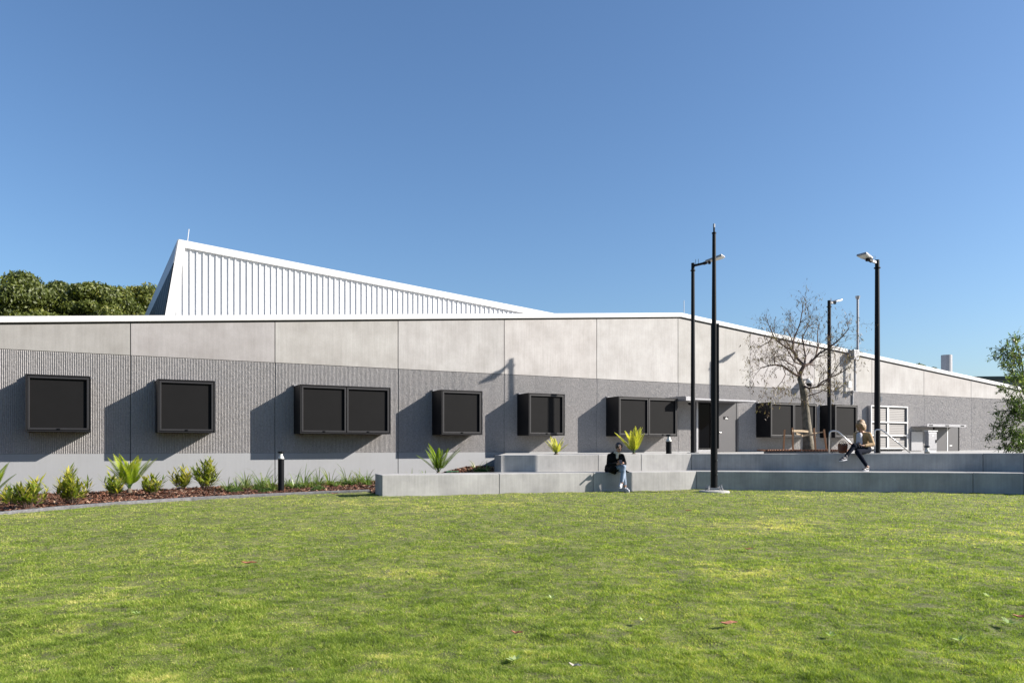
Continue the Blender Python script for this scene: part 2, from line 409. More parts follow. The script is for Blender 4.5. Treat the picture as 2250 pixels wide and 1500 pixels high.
# plaza behind the seats
Ub = offs([(p[0],p[1]) for p in Uf], .52)
def wall_pt(u, n=0.0): return (-WD*N.x + U.x*u + N.x*n, -WD*N.y + U.y*u + N.y*n)
O = (-WD*N.x, -WD*N.y)
pl = [(Ub[0][0]+.0, Ub[0][1]-.02)]+[(x, y-.02) for x, y in Ub[1:]]
w0 = None
far = [wall_pt(70, .05), (X_at(1112, dw(1112)), dw(1112)-.02)]
poly = pl+[(40,20),(60, far[0][1])]+far
MB().prism(poly, Z(-1.3), Z(-.245)).build('plaza_paving', M['paving'])
tag(bpy.data.objects['plaza_paving'], kind='structure')

# narrow planted strip behind the upper seat wall
_f = offs([(p[0],p[1]) for p in Uf], .55); _b = offs([(p[0],p[1]) for p in Uf], 1.5)
_l = lambda P, t: (P[0][0]*(1-t)+P[1][0]*t, P[0][1]*(1-t)+P[1][1]*t)
o = MB().prism([_l(_f,.05), _l(_f,.92), _l(_b,.92), _l(_b,.05)], Z(-.26), Z(-.235)).build('planting_strip', M['soil']); tag(o, kind='structure')

# ------------------------------------------------------------------ terraced concrete seats
def seat_blocks(root, front, back, topf, botf, cuts, kinks):
    """blocks between consecutive cut fractions of each straight piece"""
    for i in range(len(front)-1):
        cs = [0]+cuts.get(i, [])+[1]
        for a, b in zip(cs[:-1], cs[1:]):
            g = .004/max(.1, math.dist(front[i][:2], front[i+1][:2]))
            a2 = a+g; b2 = b-g
            def lp(P, Q, t): return (P[0]*(1-t)+Q[0]*t, P[1]*(1-t)+Q[1]*t)
            p = [lp(front[i],front[i+1],a2), lp(front[i],front[i+1],b2), lp(back[i],back[i+1],b2), lp(back[i],back[i+1],a2)]
            ta, tb = topf(i, a2), topf(i, b2)
            m = MB(); zs = [ta, tb, tb, ta]
            m.add([(x,y,botf) for x,y in p]+[(x,y,z) for (x,y),z in zip(p,zs)], [(3,2,1,0),(4,5,6,7),(0,1,5,4),(1,2,6,5),(2,3,7,6),(3,0,4,7)])
            m.build('concrete_block', M['seat'], root, bevel=.012)
seat1 = empty('seat_wall'); tag(seat1, 'long low pale concrete seat wall rising straight from the lawn', 'seat wall', 'stepped concrete seat walls')
seat_blocks(seat1, Lf, Lb, lambda i, t: Z(-.63), Z(-1.5), {0:[.34,.64]}, None)
seat2 = empty('seat_wall'); tag(seat2, 'upper concrete seat wall set back behind the lower one', 'seat wall', 'stepped concrete seat walls')
seat_blocks(seat2, Uf, Ub, lambda i, t: Z(Uf[i][2]*(1-t)+Uf[i+1][2]*t), Z(-.9), {0:[.49,.72]}, None)

# ------------------------------------------------------------------ main building (local: x along wall, y inward, z up)
rz = math.atan2(U.y, U.x)
B = empty('school_building', (O[0], O[1], 0), rz)
tag(B, 'long low building of pale concrete over dark ribbed walls with white metal roof', 'building')
ZR = Z(2.59); ZP = Z(-.205)
prof_px = [(0,694.5),(1497,687),(2141,828)]
pf = [(uw(a,.08), zw(a,b,.08)) for a, b in prof_px]
def ztop(u):
    a, b, c = pf
    if u < b[0]: return a[1]+(b[1]-a[1])*(u-a[0])/(b[0]-a[0])
    return b[1]+(c[1]-b[1])*(u-b[0])/(c[0]-b[0])
U0, U1 = -11.03, 57.3; UP = pf[1][0]
# core with the roof
prof = [(U0, .2),(U1, .2),(U1, ztop(U1)-.1),(UP, ztop(UP)-.1),(U0, ztop(U0)-.1)]
m = MB(); n = len(prof)
m.add([(u,.04,z) for u,z in prof]+[(u,30,z) for u,z in prof], [tuple(range(n)), tuple(range(2*n-1,n-1,-1))]+[((i+1)%n,i,n+i,n+(i+1)%n) for i in range(n)])
m.build('inner_wall', M['core'], B)
# white fascia + roof sheet
def ribbon(us, y0, y1, dz0, dz1):
    vs = []; fs = []
    for u in us:
        z = ztop(u); vs += [(u,y0,z+dz0),(u,y1,z+dz0),(u,y1,z+dz1),(u,y0,z+dz1)]
    for i in range(len(us)-1):
        for k in range(4): a = i*4+k; b = i*4+(k+1)%4; fs.append((a, b, b+4, a+4))
    fs += [(3,2,1,0), tuple((len(us)-1)*4+k for k in range(4))]
    return vs, fs
joints = [1.07+4.025*k for k in range(-3, 14)]
m = MB(); m.add(*ribbon([U0-.1, UP, U1+.1], -.09, .30, -.165, 0)); m.build('roof_fascia', M['white'], B, bevel=.006)
m = MB(); m.add(*ribbon([U0-.1, UP, U1+.1], .31, 30.1, -.09, -.02)); m.build('roof', M['whiteclad'], B)
# panels stop short of the fascia; dark core strip stands in for its overhang shadow
for a, b in zip(joints[:-1], joints[1:]):
    a += .011; b -= .011
    us = [a]+([UP] if a < UP < b else [])+[b]
    vs = []; fs = []; k = len(us)
    bot = [(u, -.02, ZR) for u in us]; top = [(u, -.02, ztop(u)-.222) for u in us]
    p = bot+top[::-1]; n = len(p)
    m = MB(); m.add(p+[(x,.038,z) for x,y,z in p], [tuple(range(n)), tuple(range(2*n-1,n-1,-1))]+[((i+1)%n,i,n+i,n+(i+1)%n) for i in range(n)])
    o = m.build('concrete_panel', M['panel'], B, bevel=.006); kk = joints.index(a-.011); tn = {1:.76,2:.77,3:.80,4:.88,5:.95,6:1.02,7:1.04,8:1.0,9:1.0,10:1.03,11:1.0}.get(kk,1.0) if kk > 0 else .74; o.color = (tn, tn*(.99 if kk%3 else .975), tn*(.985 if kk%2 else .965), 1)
    # ribbed lower panel: real ribs with broken edges
    P = .0434; nr = int(round((b-a)/P)); P = (b-a)/nr
    nz = 90
    zl = np.linspace(ZP, ZR-.012, nz)
    u_s = a+np.arange(nr)*P
    # 4 columns per rib: groove-left, crest-left, crest-right, groove-right
    cols = []
    for off, dep in ((0,.0),(.44,.0),(.52,-1),(.93,-1)):
        cols.append((u_s+off*P, dep))
    nv = nr*4+1
    Ux = np.empty((nv,nz)); Yy = np.empty((nv,nz))
    for c,(uu,dep) in enumerate(cols):
        ju = rng.normal(0,.0014,(nr,nz)) if dep else rng.normal(0,.0008,(nr,nz))
        brk = (rng.random((nr,nz)) < .05)*rng.uniform(.1,.5,(nr,nz))
        Ux[c:nr*4:4] = uu[:,None]+ju
        Yy[c:nr*4:4] = (-.025*(1-brk)+rng.normal(0,.002,(nr,nz)) if dep else rng.normal(0,.001,(nr,nz)))
    Ux[-1] = u_s[-1]+P; Yy[-1] = 0
    V = np.stack([Ux, Yy, np.broadcast_to(zl,(nv,nz))],-1).reshape(-1,3)
    idx = np.arange(nv*nz).reshape(nv,nz)
    q = np.stack([idx[:-1,:-1], idx[1:,:-1], idx[1:,1:], idx[:-1,1:]],-1).reshape(-1,4)
    fast_mesh('ribbed_panel', V, q, M['rib'], B)
    MB().box(a, b, -.024, .038, .15, ZP-.004).build('plinth', M['plinth'], B, bevel=.004)

# window boxes
ZB, ZT = Z(.387), Z(1.887); DB = .85
def window_box(u0, width, nscr=1):
    r = empty('window', (u0, 0, 0)); r.parent = B
    m = MB(); t = .032; f = -DB; d = -.003
    # shroud of four plates
    m.box(0, width, f, d, ZT-t, ZT); m.box(0, width, f, d, ZB, ZB+t)
    m.box(0, t, f, d, ZB+t, ZT-t); m.box(width-t, width, f, d, ZB+t, ZT-t)
    m.box(t, width-t, f+.32, f+.34, ZB+t, ZT-t)
    m.build('window_surround', M['frame'], r, bevel=.004)
    MB().box(-.03, width+.03, -.05, -.021, ZT+.004, ZT+.035).box(-.02, .0-.003, -.16,-.05, ZT-.02, ZT+.035).build('flashing', M['galv'], r)
    w1 = (width-.09)/nscr
    for k in range(nscr):
        a = .045+k*w1+(.012 if k else 0); b = .045+(k+1)*w1-(.012 if k < nscr-1 else 0)
        m = MB(); s = .052; y0, y1 = f+.010, f+.062; z0, z1 = ZB+.047, ZT-.047
        m.box(a, b, y0, y1, z1-s, z1); m.box(a, b, y0, y1, z0, z0+s); m.box(a, a+s, y0, y1, z0+s, z1-s); m.box(b-s, b, y0, y1, z0+s, z1-s)
        m.build('window_frame', M['frame2'], r, bevel=.005)
        MB().box(a+s-.01, b-s+.01, f+.063, f+.075, z0+s-.01, z1-s+.01).build('window_screen', M['screen'], r)
        c = (a+b)/2
        MB().box(c-.035, c+.035, f-.006, f+.011, z0+.012, z0+.040).box(c-.012, c+.012, f-.022, f-.006, z0+.018, z0+.034).build('latch', M['black'], r)
    return r
for a, b, k in ((55.3,199.6,1),(346,472.5,1),(659.5,858,2),(970.4,1059.7,1),(1161.8,1241.2,1),(1359.6,1489,2),(1693.5,1795,2),(1835,1884.2,1)):
    ua = uw(a, DB); ub = uw(b, DB); print('win', round(ub-ua,2)); window_box(ua, ub-ua, k)

# entry door + canopy
def uu(px): return uw(px, .02)
ud0, ud1, ud2, ud3 = uu(1527.5), uu(1563), uu(1573), uu(1621)
dt = zw(1560, 882, .02); zg = Z(-.245)
d = empty('door', (0,0,0)); d.parent = B
MB().box(ud0, ud0+.09, -.10, -.02, zg, dt).box(ud0, ud2, -.10,-.02, dt, dt+.08).box(ud2, ud3, -.06, -.02, dt, dt+.08).box(ud1, ud2, -.08,-.02, zg, dt).box(ud0+.09, ud1, -.10,-.02, zg, zg+.09).build('door_frame', M['galv'], d, bevel=.003)
MB().box(ud0+.091, ud1-.001, -.035, -.022, zg+.091, dt-.001).build('glass_pane', M['glass'], d)
m = MB(); a, b, z0, z1 = ud0+.10, ud1-.01, zg+.10, dt-.02; s = .06
m.box(a,b,-.075,-.037,z1-s,z1).box(a,b,-.075,-.037,z0,z0+s).box(a,a+s,-.075,-.037,z0+s,z1-s).box(b-s,b,-.075,-.037,z0+s,z1-s); m.build('sash', M['frame'], d, bevel=.003)
MB().box(ud2+.002, ud3-.12, -.055, -.021, zg+.01, dt-.002).build('door_leaf', M['door'], d, bevel=.003)
MB().box(ud3-.11, ud3, -.07, -.021, zg, dt-.002).build('door_jamb', M['door'], d)
us = uu(1593.5); zs = zw(1593, 918, .02)
MB().box(us-.14, us+.14, -.062, -.056, zs-.06, zs+.06).build('sign_plate', M['black'], d)
MB().box(us-.04, us+.12, -.066, -.063, zs-.045, zs-.005).box(us-.0, us+.05, -.066,-.063, zs-.004, zs+.03).build('sign_marking', M['white'], d)
uh = uu(1580); zh = zw(1580, 950, .02)
MB().box(uh-.06, uh+.06, -.11, -.09, zh-.012, zh+.012).box(uh-.05,uh-.03,-.09,-.056,zh-.012,zh+.012).build('handle', M['steel'], d, bevel=.003)
MB().box(uu(1590)-.02, uu(1611)+.02, -.09, -.056, zw(1600,905)-.035, zw(1600,905)+.035) if False else None
c0, c1 = uw(1507,1.2), uw(1660,1.2); zc = Z(1.84)
cn = empty('canopy'); cn.parent = B
MB().box(c0, c1, -1.2, -.022, zc, zc+.035).build('canopy_sheet', M['galv'], cn)
MB().box(c0-.01, c1+.01, -1.215, -1.201, zc-.005, zc+.055).box(c0-.012, c0-.001, -1.2,-.022, zc-.05, zc+.13).box(c1+.001, c1+.012, -1.2,-.022, zc-.005, zc+.055).box(c0-.01, c0+.45, -1.225, -1.216, zc-.05, zc+.11).build('canopy_edge', M['galv'], cn)
# second double door and canopy
e0, e1 = uu(2050), uu(2106); et = zw(2078, 937.5, .02)
d2 = empty('door'); d2.parent = B; mid = (e0+e1)/2+.05
MB().box(e0, e0+.05,-.08,-.02,zg,et).box(e1-.06,e1,-.08,-.02,zg,et).box(e0,e1,-.08,-.02,et,et+.07).build('door_frame', M['frame'], d2)
MB().box(e0+.051, mid-.041, -.06,-.021, zg+.01, et-.001).build('door_leaf', M['door'], d2)
MB().box(mid+.041, e1-.061, -.06,-.021, zg+.01, et-.001).build('door_leaf', M['door'], d2)
MB().box(mid-.04, mid+.04, -.075,-.021, zg, et-.001).build('meeting_stile', M['white'], d2)
MB().box(mid+.2, mid+.42, -.064,-.0605, zg+.25, zg+.31).build('notice', M['white'], d2)
g0, g1 = uw(2037,.85), uw(2122,.85); zc2 = zw(2050, 936, .85)
c2 = empty('canopy'); c2.parent = B
MB().box(g0, g1, -.85,-.022, zc2-.02, zc2+.01).build('canopy_sheet', M['galv'], c2)
MB().box(g0-.02,g1+.02,-.87,-.851,zc2-.02,zc2+.11).build('canopy_edge', M['galv'], c2)
for t in (.09,.5,.9):
    uc = g0+(g1-g0)*t; MB().box(uc-.14, uc+.14, -.881,-.871, zc2+.015, zc2+.07).build('bracket', M['frame'], c2)
# pale louvred cage window
l0, l1 = uw(1914,.25), uw(1995,.25)
r = empty('louvre_window'); r.parent = B
zt_ = zw(1914, 890, .25); zb_ = Z(-.15)
m = MB(); t = .06
rails = [zt_, zw(1955,928,.25)+.04, zw(1955,957,.25)+.04, zw(1955,985,.25)+.04]
for z in rails: m.box(l0, l1, -.26, -.18, z-t, z)
for ua_ in (l0, (l0+l1)/2-.15, l1-t):
    seq = sorted(rails)
    zlow = zb_
    for z in seq:
        m.box(ua_, ua_+(t if ua_ != (l0+l1)/2-.15 else .14), -.258 if ua_ in (l0,l1-t) else -.22, -.18, zlow, z-t-.001); zlow = z+.001
m.build('window_frame', M['white'], r, bevel=.004)
MB().box(l0, l0+.02, -.18, -.021, zb_, zt_-.01).box(l1-.02, l1, -.18,-.021, zb_, zt_-.01).box(l0+.021,l1-.021,-.18,-.021,zt_-.03,zt_-.01).build('side_cheek', M['galv'], r)
m = MB(); z = zb_+.05
while z < zt_-.12:
    m.add([(l0+.07,-.185,z),(l1-.07,-.185,z),(l1-.07,-.172,z+.072),(l0+.07,-.172,z+.072),(l0+.07,-.181,z-.003),(l1-.07,-.181,z-.003),(l1-.07,-.168,z+.070),(l0+.07,-.168,z+.070)],[(0,1,2,3),(7,6,5,4),(0,4,5,1),(3,2,6,7)]); z += .085
m.build('louvre_blades', mat('louvre_grey',(.105,.10,.10),.6,var=.05), r)
MB().box(l0+.03,l1-.03,-.15,-.022,zb_,zt_-.04).build('louvre_backing', mat('louvre_back',(.09,.088,.088),.7,var=.05), r)
# steel wall panel
s0, s1 = uw(2001,.05), uw(2026,.05)
MB().box(s0, s1, -.09, -.021, Z(-.22), zw(2012, 948)).build('wall_panel', M['galv'], B, bevel=.01)

# mast on the wall, pipe, boxes
rt = empty('roof_mast'); rt.parent = B
um = uw(1880,.3)
z_a = zw(1880, 790,.3); z_b = zw(1880,772,.3); z_t = zw(1885, 657,.3)
umt = uw(1885.5,.3)
MB().box(um-.20, um+.18, -.38, -.09, z_a+.0, z_b+.06).build('junction_box', M['galv'], rt, bevel=.01)
MB().tube([(umt-.03,-.3,z_b+.09),(umt-.03,-.3,z_t)], .055, 12).tube([(umt-.03,-.3,z_t),(umt-.03,-.3,z_t+.14)], [.08,.115], 12).build('mast_pole', M['galv'], rt, smooth=False)
MB().tube([(um-.02,-.28,z_a-.03),(um-.02,-.28,ZR+.02)], .055, 12).build('down_pipe', M['galv'], rt)
MB().tube([(um+.10,-.06,ZR+.05),(um+.10,-.06,zw(1882,889))], .04, 10).box(um-.15,um+.17,-.30,-.021,ZR-.03,ZR+.02).build('conduit', M['galv'], rt)
# small antenna boxes
ab = empty('antenna_box'); ab.parent = B
u1 = uw(1864,.3); zq = zw(1864,845,.3)
MB().box(u1-.09,u1+.13,-.38,-.27,zq-.14,zq+.16).box(u1-.02,u1+.03,-.27,-.021,zq-.03,zq+.03).build('radio_box', M['white'], ab, bevel=.01)
m = MB()
for du in (-.12,.02,.12): MB().tube([(u1+du,-.33,zq+.17),(u1+du,-.33,zq+.52)], .016, 6).build('aerial', M['galv'], ab)
for du in (-.06,.06): MB().tube([(u1+du,-.33,zq-.15),(u1+du,-.33,zq-.42)], .014, 6).build('cable', M['galv'], ab)
def dome(px, py, n, s=1.0):
    c = empty('security_camera'); c.parent = B
    u_, z_ = uw(px,n), zw(px,py,n)
    MB().box(u_-.06, u_+.06, -n-.02, -.021, z_+.12*s, z_+.17*s).build('camera_bracket', M['white'], c, bevel=.005)
    MB().lathe((u_,-n,z_), [(.02,.12*s),(.11*s,.11*s),(.12*s,.0),(.11*s,-.005)], 16).build('camera_housing', M['white'], c, smooth=True)
    MB().lathe((u_,-n,z_), [(.105*s,-.006),(.09*s,-.06*s),(.05*s,-.10*s),(.01,-.115*s)], 16).build('camera_dome', M['black'], c, smooth=True)
dome(1778, 842, .35, 1.3); dome(1516, 884, .5, .9)
# roof lantern ---------------------------------------------------
V0 = 6.0
def lu(px): return uw(px, -V0)
def lz(px, py): return zw(px, py, -V0)
A = (lu(393), lz(393,527.5)); Bp = (lu(364), lz(364,691)); C = (lu(1203), lz(1203,687))
sl_ = (C[1]-A[1])/(C[0]-A[0])
zbase = ztop(Bp[0])-1.0
lean = (A[0]-Bp[0])/(A[1]-Bp[1])
B0 = (Bp[0]-(Bp[1]-zbase)*lean, zbase)
Cx = C[0]+4.5; Cz = C[1]+sl_*4.5
LN = empty('roof_lantern'); LN.parent = B
# body
q = [B0, (Cx, zbase), (Cx, Cz), A]; n = 4
MB().add([(u,V0+.05,z) for u,z in q]+[(u,V0+22,z) for u,z in q], [tuple(range(n)), tuple(range(2*n-1,n-1,-1))]+[((i+1)%n,i,n+i,n+(i+1)%n) for i in range(n)]).build('lantern_body', M['whiteclad'], LN)
ltop = lambda u: A[1]+sl_*(u-A[0])
lleft = lambda z: A[0]+(z-A[1])*lean
# top band and left band in front
tb = .25
MB().add([(u,v,z) for v in (V0-.06,V0+.049) for u,z in [(A[0]-.02,A[1]+.02),(Cx,Cz+.02),(Cx,Cz+.02-tb),(A[0]+.20,ltop(A[0]+.20)-tb)]],
    [(0,3,2,1)[::-1],(4,7,6,5)[::-1],(0,1,5,4),(1,2,6,5),(2,3,7,6),(3,0,4,7)]).build('ridge_cap', M['white'], LN)
MB().add([(u,v,z) for v in (V0-.058,V0+.049) for u,z in [(A[0]-.02,A[1]+.0),(A[0]+.21,ltop(A[0]+.21)-tb-.002),(B0[0]+.36,B0[1]),(B0[0]-.02,B0[1])]],
    [(0,1,2,3)[::-1],(4,5,6,7),(0,1,5,4),(1,2,6,5),(2,3,7,6),(3,0,4,7)]).build('corner_cap', M['white'], LN)
m = MB(); pitch = .2243; u = lu(432.5)-.025-pitch*3
while u < Cx-.2:
    zt0, zt1 = ltop(u)-tb-.005, ltop(u+.07)-tb-.005
    if zt1 > zbase:
        p = [(u,V0+.049),(u+.014,V0+.008),(u+.062,V0+.008),(u+.072,V0+.049)]
        zb0 = zbase
        if u < lleft(zt0)+.3: pass
        m.add([(x,y,zb0) for x,y in p]+[(x,y,zt0) for x,y in p], [(0,1,5,4),(1,2,6,5),(2,3,7,6),(4,5,6,7)])
    u += pitch
m.build('wall_cladding', M['whiteclad'], LN)
# end glazing: planes along y, leaning in u
def endp(z, off): return lleft(z)-off
m = MB()
zg1 = lz(382, 578)
def endquad(m, y0, y1, z0, z1, o0, o1):
    m.add([(endp(z0,o0),y0,z0),(endp(z0,o0),y1,z0),(endp(z1,o0),y1,z1),(endp(z1,o0),y0,z1),(endp(z0,o1),y0,z0),(endp(z0,o1),y1,z0),(endp(z1,o1),y1,z1),(endp(z1,o1),y0,z1)],
          [(0,1,2,3),(7,6,5,4),(0,4,5,1),(1,5,6,2),(2,6,7,3),(3,7,4,0)])
endquad(m, V0-.045, V0+22, zg1, A[1], .012, .05); m.build('roof_verge', M['galv'], LN)
m = MB(); endquad(m, V0+.1, V0+21.9, zbase, zg1, .01, .05); m.build('glazing', mat('tinted_glazing', (.003,.004,.008), .5, spec=.05), LN)
m = MB()
for k in range(14):
    y = V0+.12+1.55*k; endquad(m, y, y+.03, zbase, zg1, .051, .055)
m.build('mullions', M['galv'], LN)
# lightning spike
def spike(px, py0, py1, n, parent, dx=0):
    a = uw(px,n); MB().tube([(a, -n, zw(px,py0,n)),(a+dx, -n, zw(px,py1,n))], .014, 6).build('air_terminal', M['white'], parent)
spike(412, 530, 503, -V0-.2, B, .05); spike(1503, 689, 660, -1.0, B)
# flue behind
fx = uw(2080,-9)
MB().tube([(fx,9,ztop(fx)-.8),(fx,9,zw(2080,780,-9))], .36, 20).build('flue', M['galv'], B)

# far building right
fb = empty('far_building', (X_at(2210,78), 80, 0), math.radians(-4)); tag(fb, 'grey flat roofed building behind the right end of the roof', 'building')
zf = at(0, 823, 78).z
MB().box(-3.2, 22, 0, 16, .0, zf-.3).build('wall', M['farwall'], fb); MB().box(-3.5, 22.3, -.3, 16.3, zf-.3, zf).build('roof', M['farroof'], fb)

# ------------------------------------------------------------------ lamp posts
def lamp(px, d, ytop, offx, offy, label, r0=.085, r1=.060, plate=False):
    X = X_at(px, d); zt = Z((HY-ytop)/F*d); zb = Z(-.245)
    r = empty('lamp_post', (X, d, zb)); tag(r, label, 'lamp post', 'black lamp posts on the plaza')
    h = zt-zb
    MB().tube([(0,0,0),(0,0,h*.5),(0,0,h)], [r0,(r0+r1)/2,r1], 16).lathe((0,0,h-.28), [(r1*1.0,0),(r1*1.5,.0),(r1*1.5,.03),(r1*1.0,.03)], 12).build('pole', M['black'], r, smooth=False)
    MB().box(-.17,.17,-.17,.17,.001,.02).build('base_plate', M['galv'], r)
    D = Vector((offx, offy, 0)); Ld = D.length; t = D.normalized(); s_ = Vector((-t.y, t.x, 0)); up = Vector((0,0,1))
    a0 = Vector((0,0,h-.10)); a1 = a0+t*(Ld*.36)+up*.04
    m = MB().bar(a0, a1, .07, .07)
    for k in (.10,.20):
        p = a0+t*k; m.tube([p, p+up*.22], .008, 5)
    m.build('arm', M['galv'] if offx < 0 or offy > 0 else M['black'], r)
    h0 = a1; h1 = a0+t*Ld+up*.19; ht = (h1-h0).normalized(); hu = s_.cross(ht)*-1 if s_.cross(ht).z < 0 else s_.cross(ht)
    def slab(m, c0, c1, w0, w1, z0, z1):
        m.add([c0-s_*w0+hu*z0, c0+s_*w0+hu*z0, c1+s_*w1+hu*z0, c1-s_*w1+hu*z0, c0-s_*w0+hu*z1, c0+s_*w0+hu*z1, c1+s_*w1+hu*z1, c1-s_*w1+hu*z1],
            [(0,3,2,1),(4,5,6,7),(0,1,5,4),(1,2,6,5),(2,3,7,6),(3,0,4,7)])
    L_ = (h1-h0).length
    m = MB(); slab(m, h0-ht*.02, h0+ht*.12, .045, .045, -.05, .04); m.build('tilt_joint', M['black'], r)
    hm = h0+ht*.10
    m = MB(); slab(m, hm, h1, .13, .19, -.005, .055); m.build('lamp_head', M['galv'], r, bevel=.01)
    m = MB(); slab(m, h0+ht*.26, h1-ht*.03, .15, .17, -.018, -.006); m.build('diffuser', M['frost'], r)
    MB().tube([h0+ht*.2-hu*.0, h0+ht*.2-hu*.09], .05, 10).build('sensor', M['black'], r)
    if plate: MB().box(.085,.13,-.06,-.04,1.70,1.88).build('plate', M['white'], r)
    return r
lamp(1522.5, 27.7, 578, .93, -.60, 'black lamp post left of the thick hinged pole, its head pointing right over it')
lamp(1822, 32.4, 660, .62, .55, 'shortest-looking black lamp post, seen through the bare tree branches', .085, .07)
lamp(1927.5, 25.6, 571, -.68, -.34, 'black lamp post beside the seated blonde person, head pointing left', .10, .07, plate=True)

# thick hinged pole
tp = at(1569, 1076, 18.64); gz = CZ+Eg(tp.x, tp.y)
r = empty('hinged_pole', (tp.x, tp.y, gz)); tag(r, 'tall thick black hinged pole standing on the lawn before the seat walls', 'pole')
zz = lambda y: (HY-y)/F*18.64+CZ-gz
MB().lathe((0,0,0), [(.36,-.05),(.36,.018),(.34,.03)], 28).build('footing', M['paving'], r)
MB().tube([(.0-.00,0,.10),(.0,0,zz(712))], [.082,.075], 16).build('lower_post', M['black'], r)
MB().tube([(-.0,0,zz(712)),(.0,0,zz(512))], [.056,.042], 16).lathe((0,0,zz(514)), [(.043,0),(.055,.01),(.055,.03),(.043,.04)], 14).build('upper_post', M['black'], r)
MB().tube([(0,0,zz(512)),(0,0,zz(500))], .022, 10).build('spigot', M['black'], r); MB().tube([(0,0,zz(500)),(0,0,zz(492))], .025, 10).build('cap', M['galv'], r)
MB().box(.055,.105,-.06,.24,zz(985),zz(711)).build('counterweight_channel', M['black'], r, bevel=.006)
MB().box(-.12,.12,-.12,.12,.085,.10).build('base_plate', M['galv'], r)
for i, j in ((-1,-1),(1,-1),(1,1),(-1,1)):
    MB().tube([(i*.17,j*.12,.02),(i*.15,j*.1,.16)], .012, 6).tube([(i*.17,j*.12,.09),(i*.10,j*.07,.09)], .014, 6).tube([(i*.165,j*.115,.06),(i*.165,j*.115,.08)], .026, 6).build('anchor_bolt', M['galv'], r)
MB().tube([(.07,-.10,.13),(.16,-.12,.20)], .012, 6).build('gusset', M['galv'], r)
MB().box(.05,.062,-.085,-.075,zz(1012),zz(1009)).box(.05,.062,-.085,-.075,zz(1043),zz(1040)).build('screw_head', M['steel'], r)

# bollard lights
def bollard(px, py_base, py_top, d, label, zb=None):
    X = X_at(px,d); zb = Z((HY-py_base)/F*d) if zb is None else zb; zt = Z((HY-py_top)/F*d); h = zt-zb; R = .078
    r = empty('bollard_light', (X,d,zb)); tag(r, label, 'bollard light', 'black bollard lights')
    MB().tube([(0,0,-.05),(0,0,h-.20)], R, 20).build('post', M['black'], r)
    MB().lathe((0,0,h-.20), [(R,0),(R*.98,.03),(R*.55,.09),(R*.5,.16)], 20).build('reflector', M['frost'], r, smooth=True)
    MB().lathe((0,0,h-.045), [(R*1.0,0),(R*1.02,.01),(R*1.0,.04),(R*.6,.046)], 20).build('cap', M['black'], r)
bollard(617.5, 1077, 991, 20.0, 'black bollard light with clear collar in the mulch bed before the plinth')
bollard(1469.5, 1003, 954, 21.6, 'black bollard light behind the seat wall beside the double window box', Z(-.25))
bollard(2037, 1003, 979, 24.5, 'small dark bollard light in front of the grey cabinet', Z(-.245))

# cabinet
cb = at(2041.5, 993, 33.5); r = empty('service_cabinet', (cb.x, cb.y, Z(-.245)), rz); tag(r, 'pale grey upright service cabinet beside the grey double doors', 'cabinet')
hc = (HY-947.5)/F*33.5+.245
MB().box(-.30,.30,-.15,.0,.05,hc).build('body', M['galv'], r, bevel=.01); MB().box(-.335,.335,-.18,.02,hc+.001,hc+.04).build('top', M['white'], r)
MB().box(-.28,.28,-.165,-.151,.12,hc-.06).build('door', M['galv'], r, bevel=.005)
MB().box(.20,.235,-.19,-.166,hc*.45,hc*.6).build('handle', M['black'], r); MB().box(-.04,.06,-.169,-.166,hc-.22,hc-.14).build('label', M['white'], r)
MB().box(-.29,.29,-.14,-.01,0,.049).build('plinth', M['white'], r)

# green box behind the lower seat
g = at(990, 1040, 21.0); r = empty('valve_box', (g.x, g.y, g.z-.1)); tag(r, 'green plastic utility box behind the lower seat wall', 'utility box')
MB().box(-.10,.20,-.12,.15,.0,.17).box(-.085,.185,-.125,-.1205,.02,.12).build('lid', M['green'], r, bevel=.02); MB().box(-.17,-.101,-.10,.13,0,.16).build('side', M['frame'], r, bevel=.01)
MB().tube([(.02,0,.17),(.02,0,.24)], .006,5).build('vent_rod', M['galv'], r)

# handrails
def handrail(pts, label, r_=.021):
    r = empty('handrail', (pts[0][0], pts[0][1], Z(-.245))); tag(r, label, 'handrail', 'stainless steel stair handrails')
    P = [Vector(p)-Vector((pts[0][0], pts[0][1], Z(-.245))) for p in pts]
    out = [P[0]]
    for i in range(1, len(P)-1):
        a, b, c = P[i-1], P[i], P[i+1]; k = min(.10,(a-b).length*.4,(c-b).length*.4)
        p0 = b+(a-b).normalized()*k; p1 = b+(c-b).normalized()*k
        for t in (0,.25,.5,.75,1): out.append(p0*(1-t)**2+b*2*t*(1-t)+p1*t*t)
    out.append(P[-1]); MB().tube(out, r_, 10).build('rail', M['steel'], r, smooth=True)
    MB().tube([P[0], P[0]+Vector((0,0,.012))], .05, 12).build('flange', M['steel'], r)
dh = 21.6
handrail([(X_at(1822,dh), dh, Z(-.245)), at(1822.5,946.5,dh), at(1840,946.5,dh), at(1880,983,dh-.3)], 'bent stainless handrail left of the seated blonde person')
handrail([(X_at(1922,dh+.6), dh+.6, Z(-.245)), at(1922,943,dh+.6), at(1938,944,dh+.6), at(2000,994,dh+.3)], 'sloping stainless handrail right of the seated blonde person')

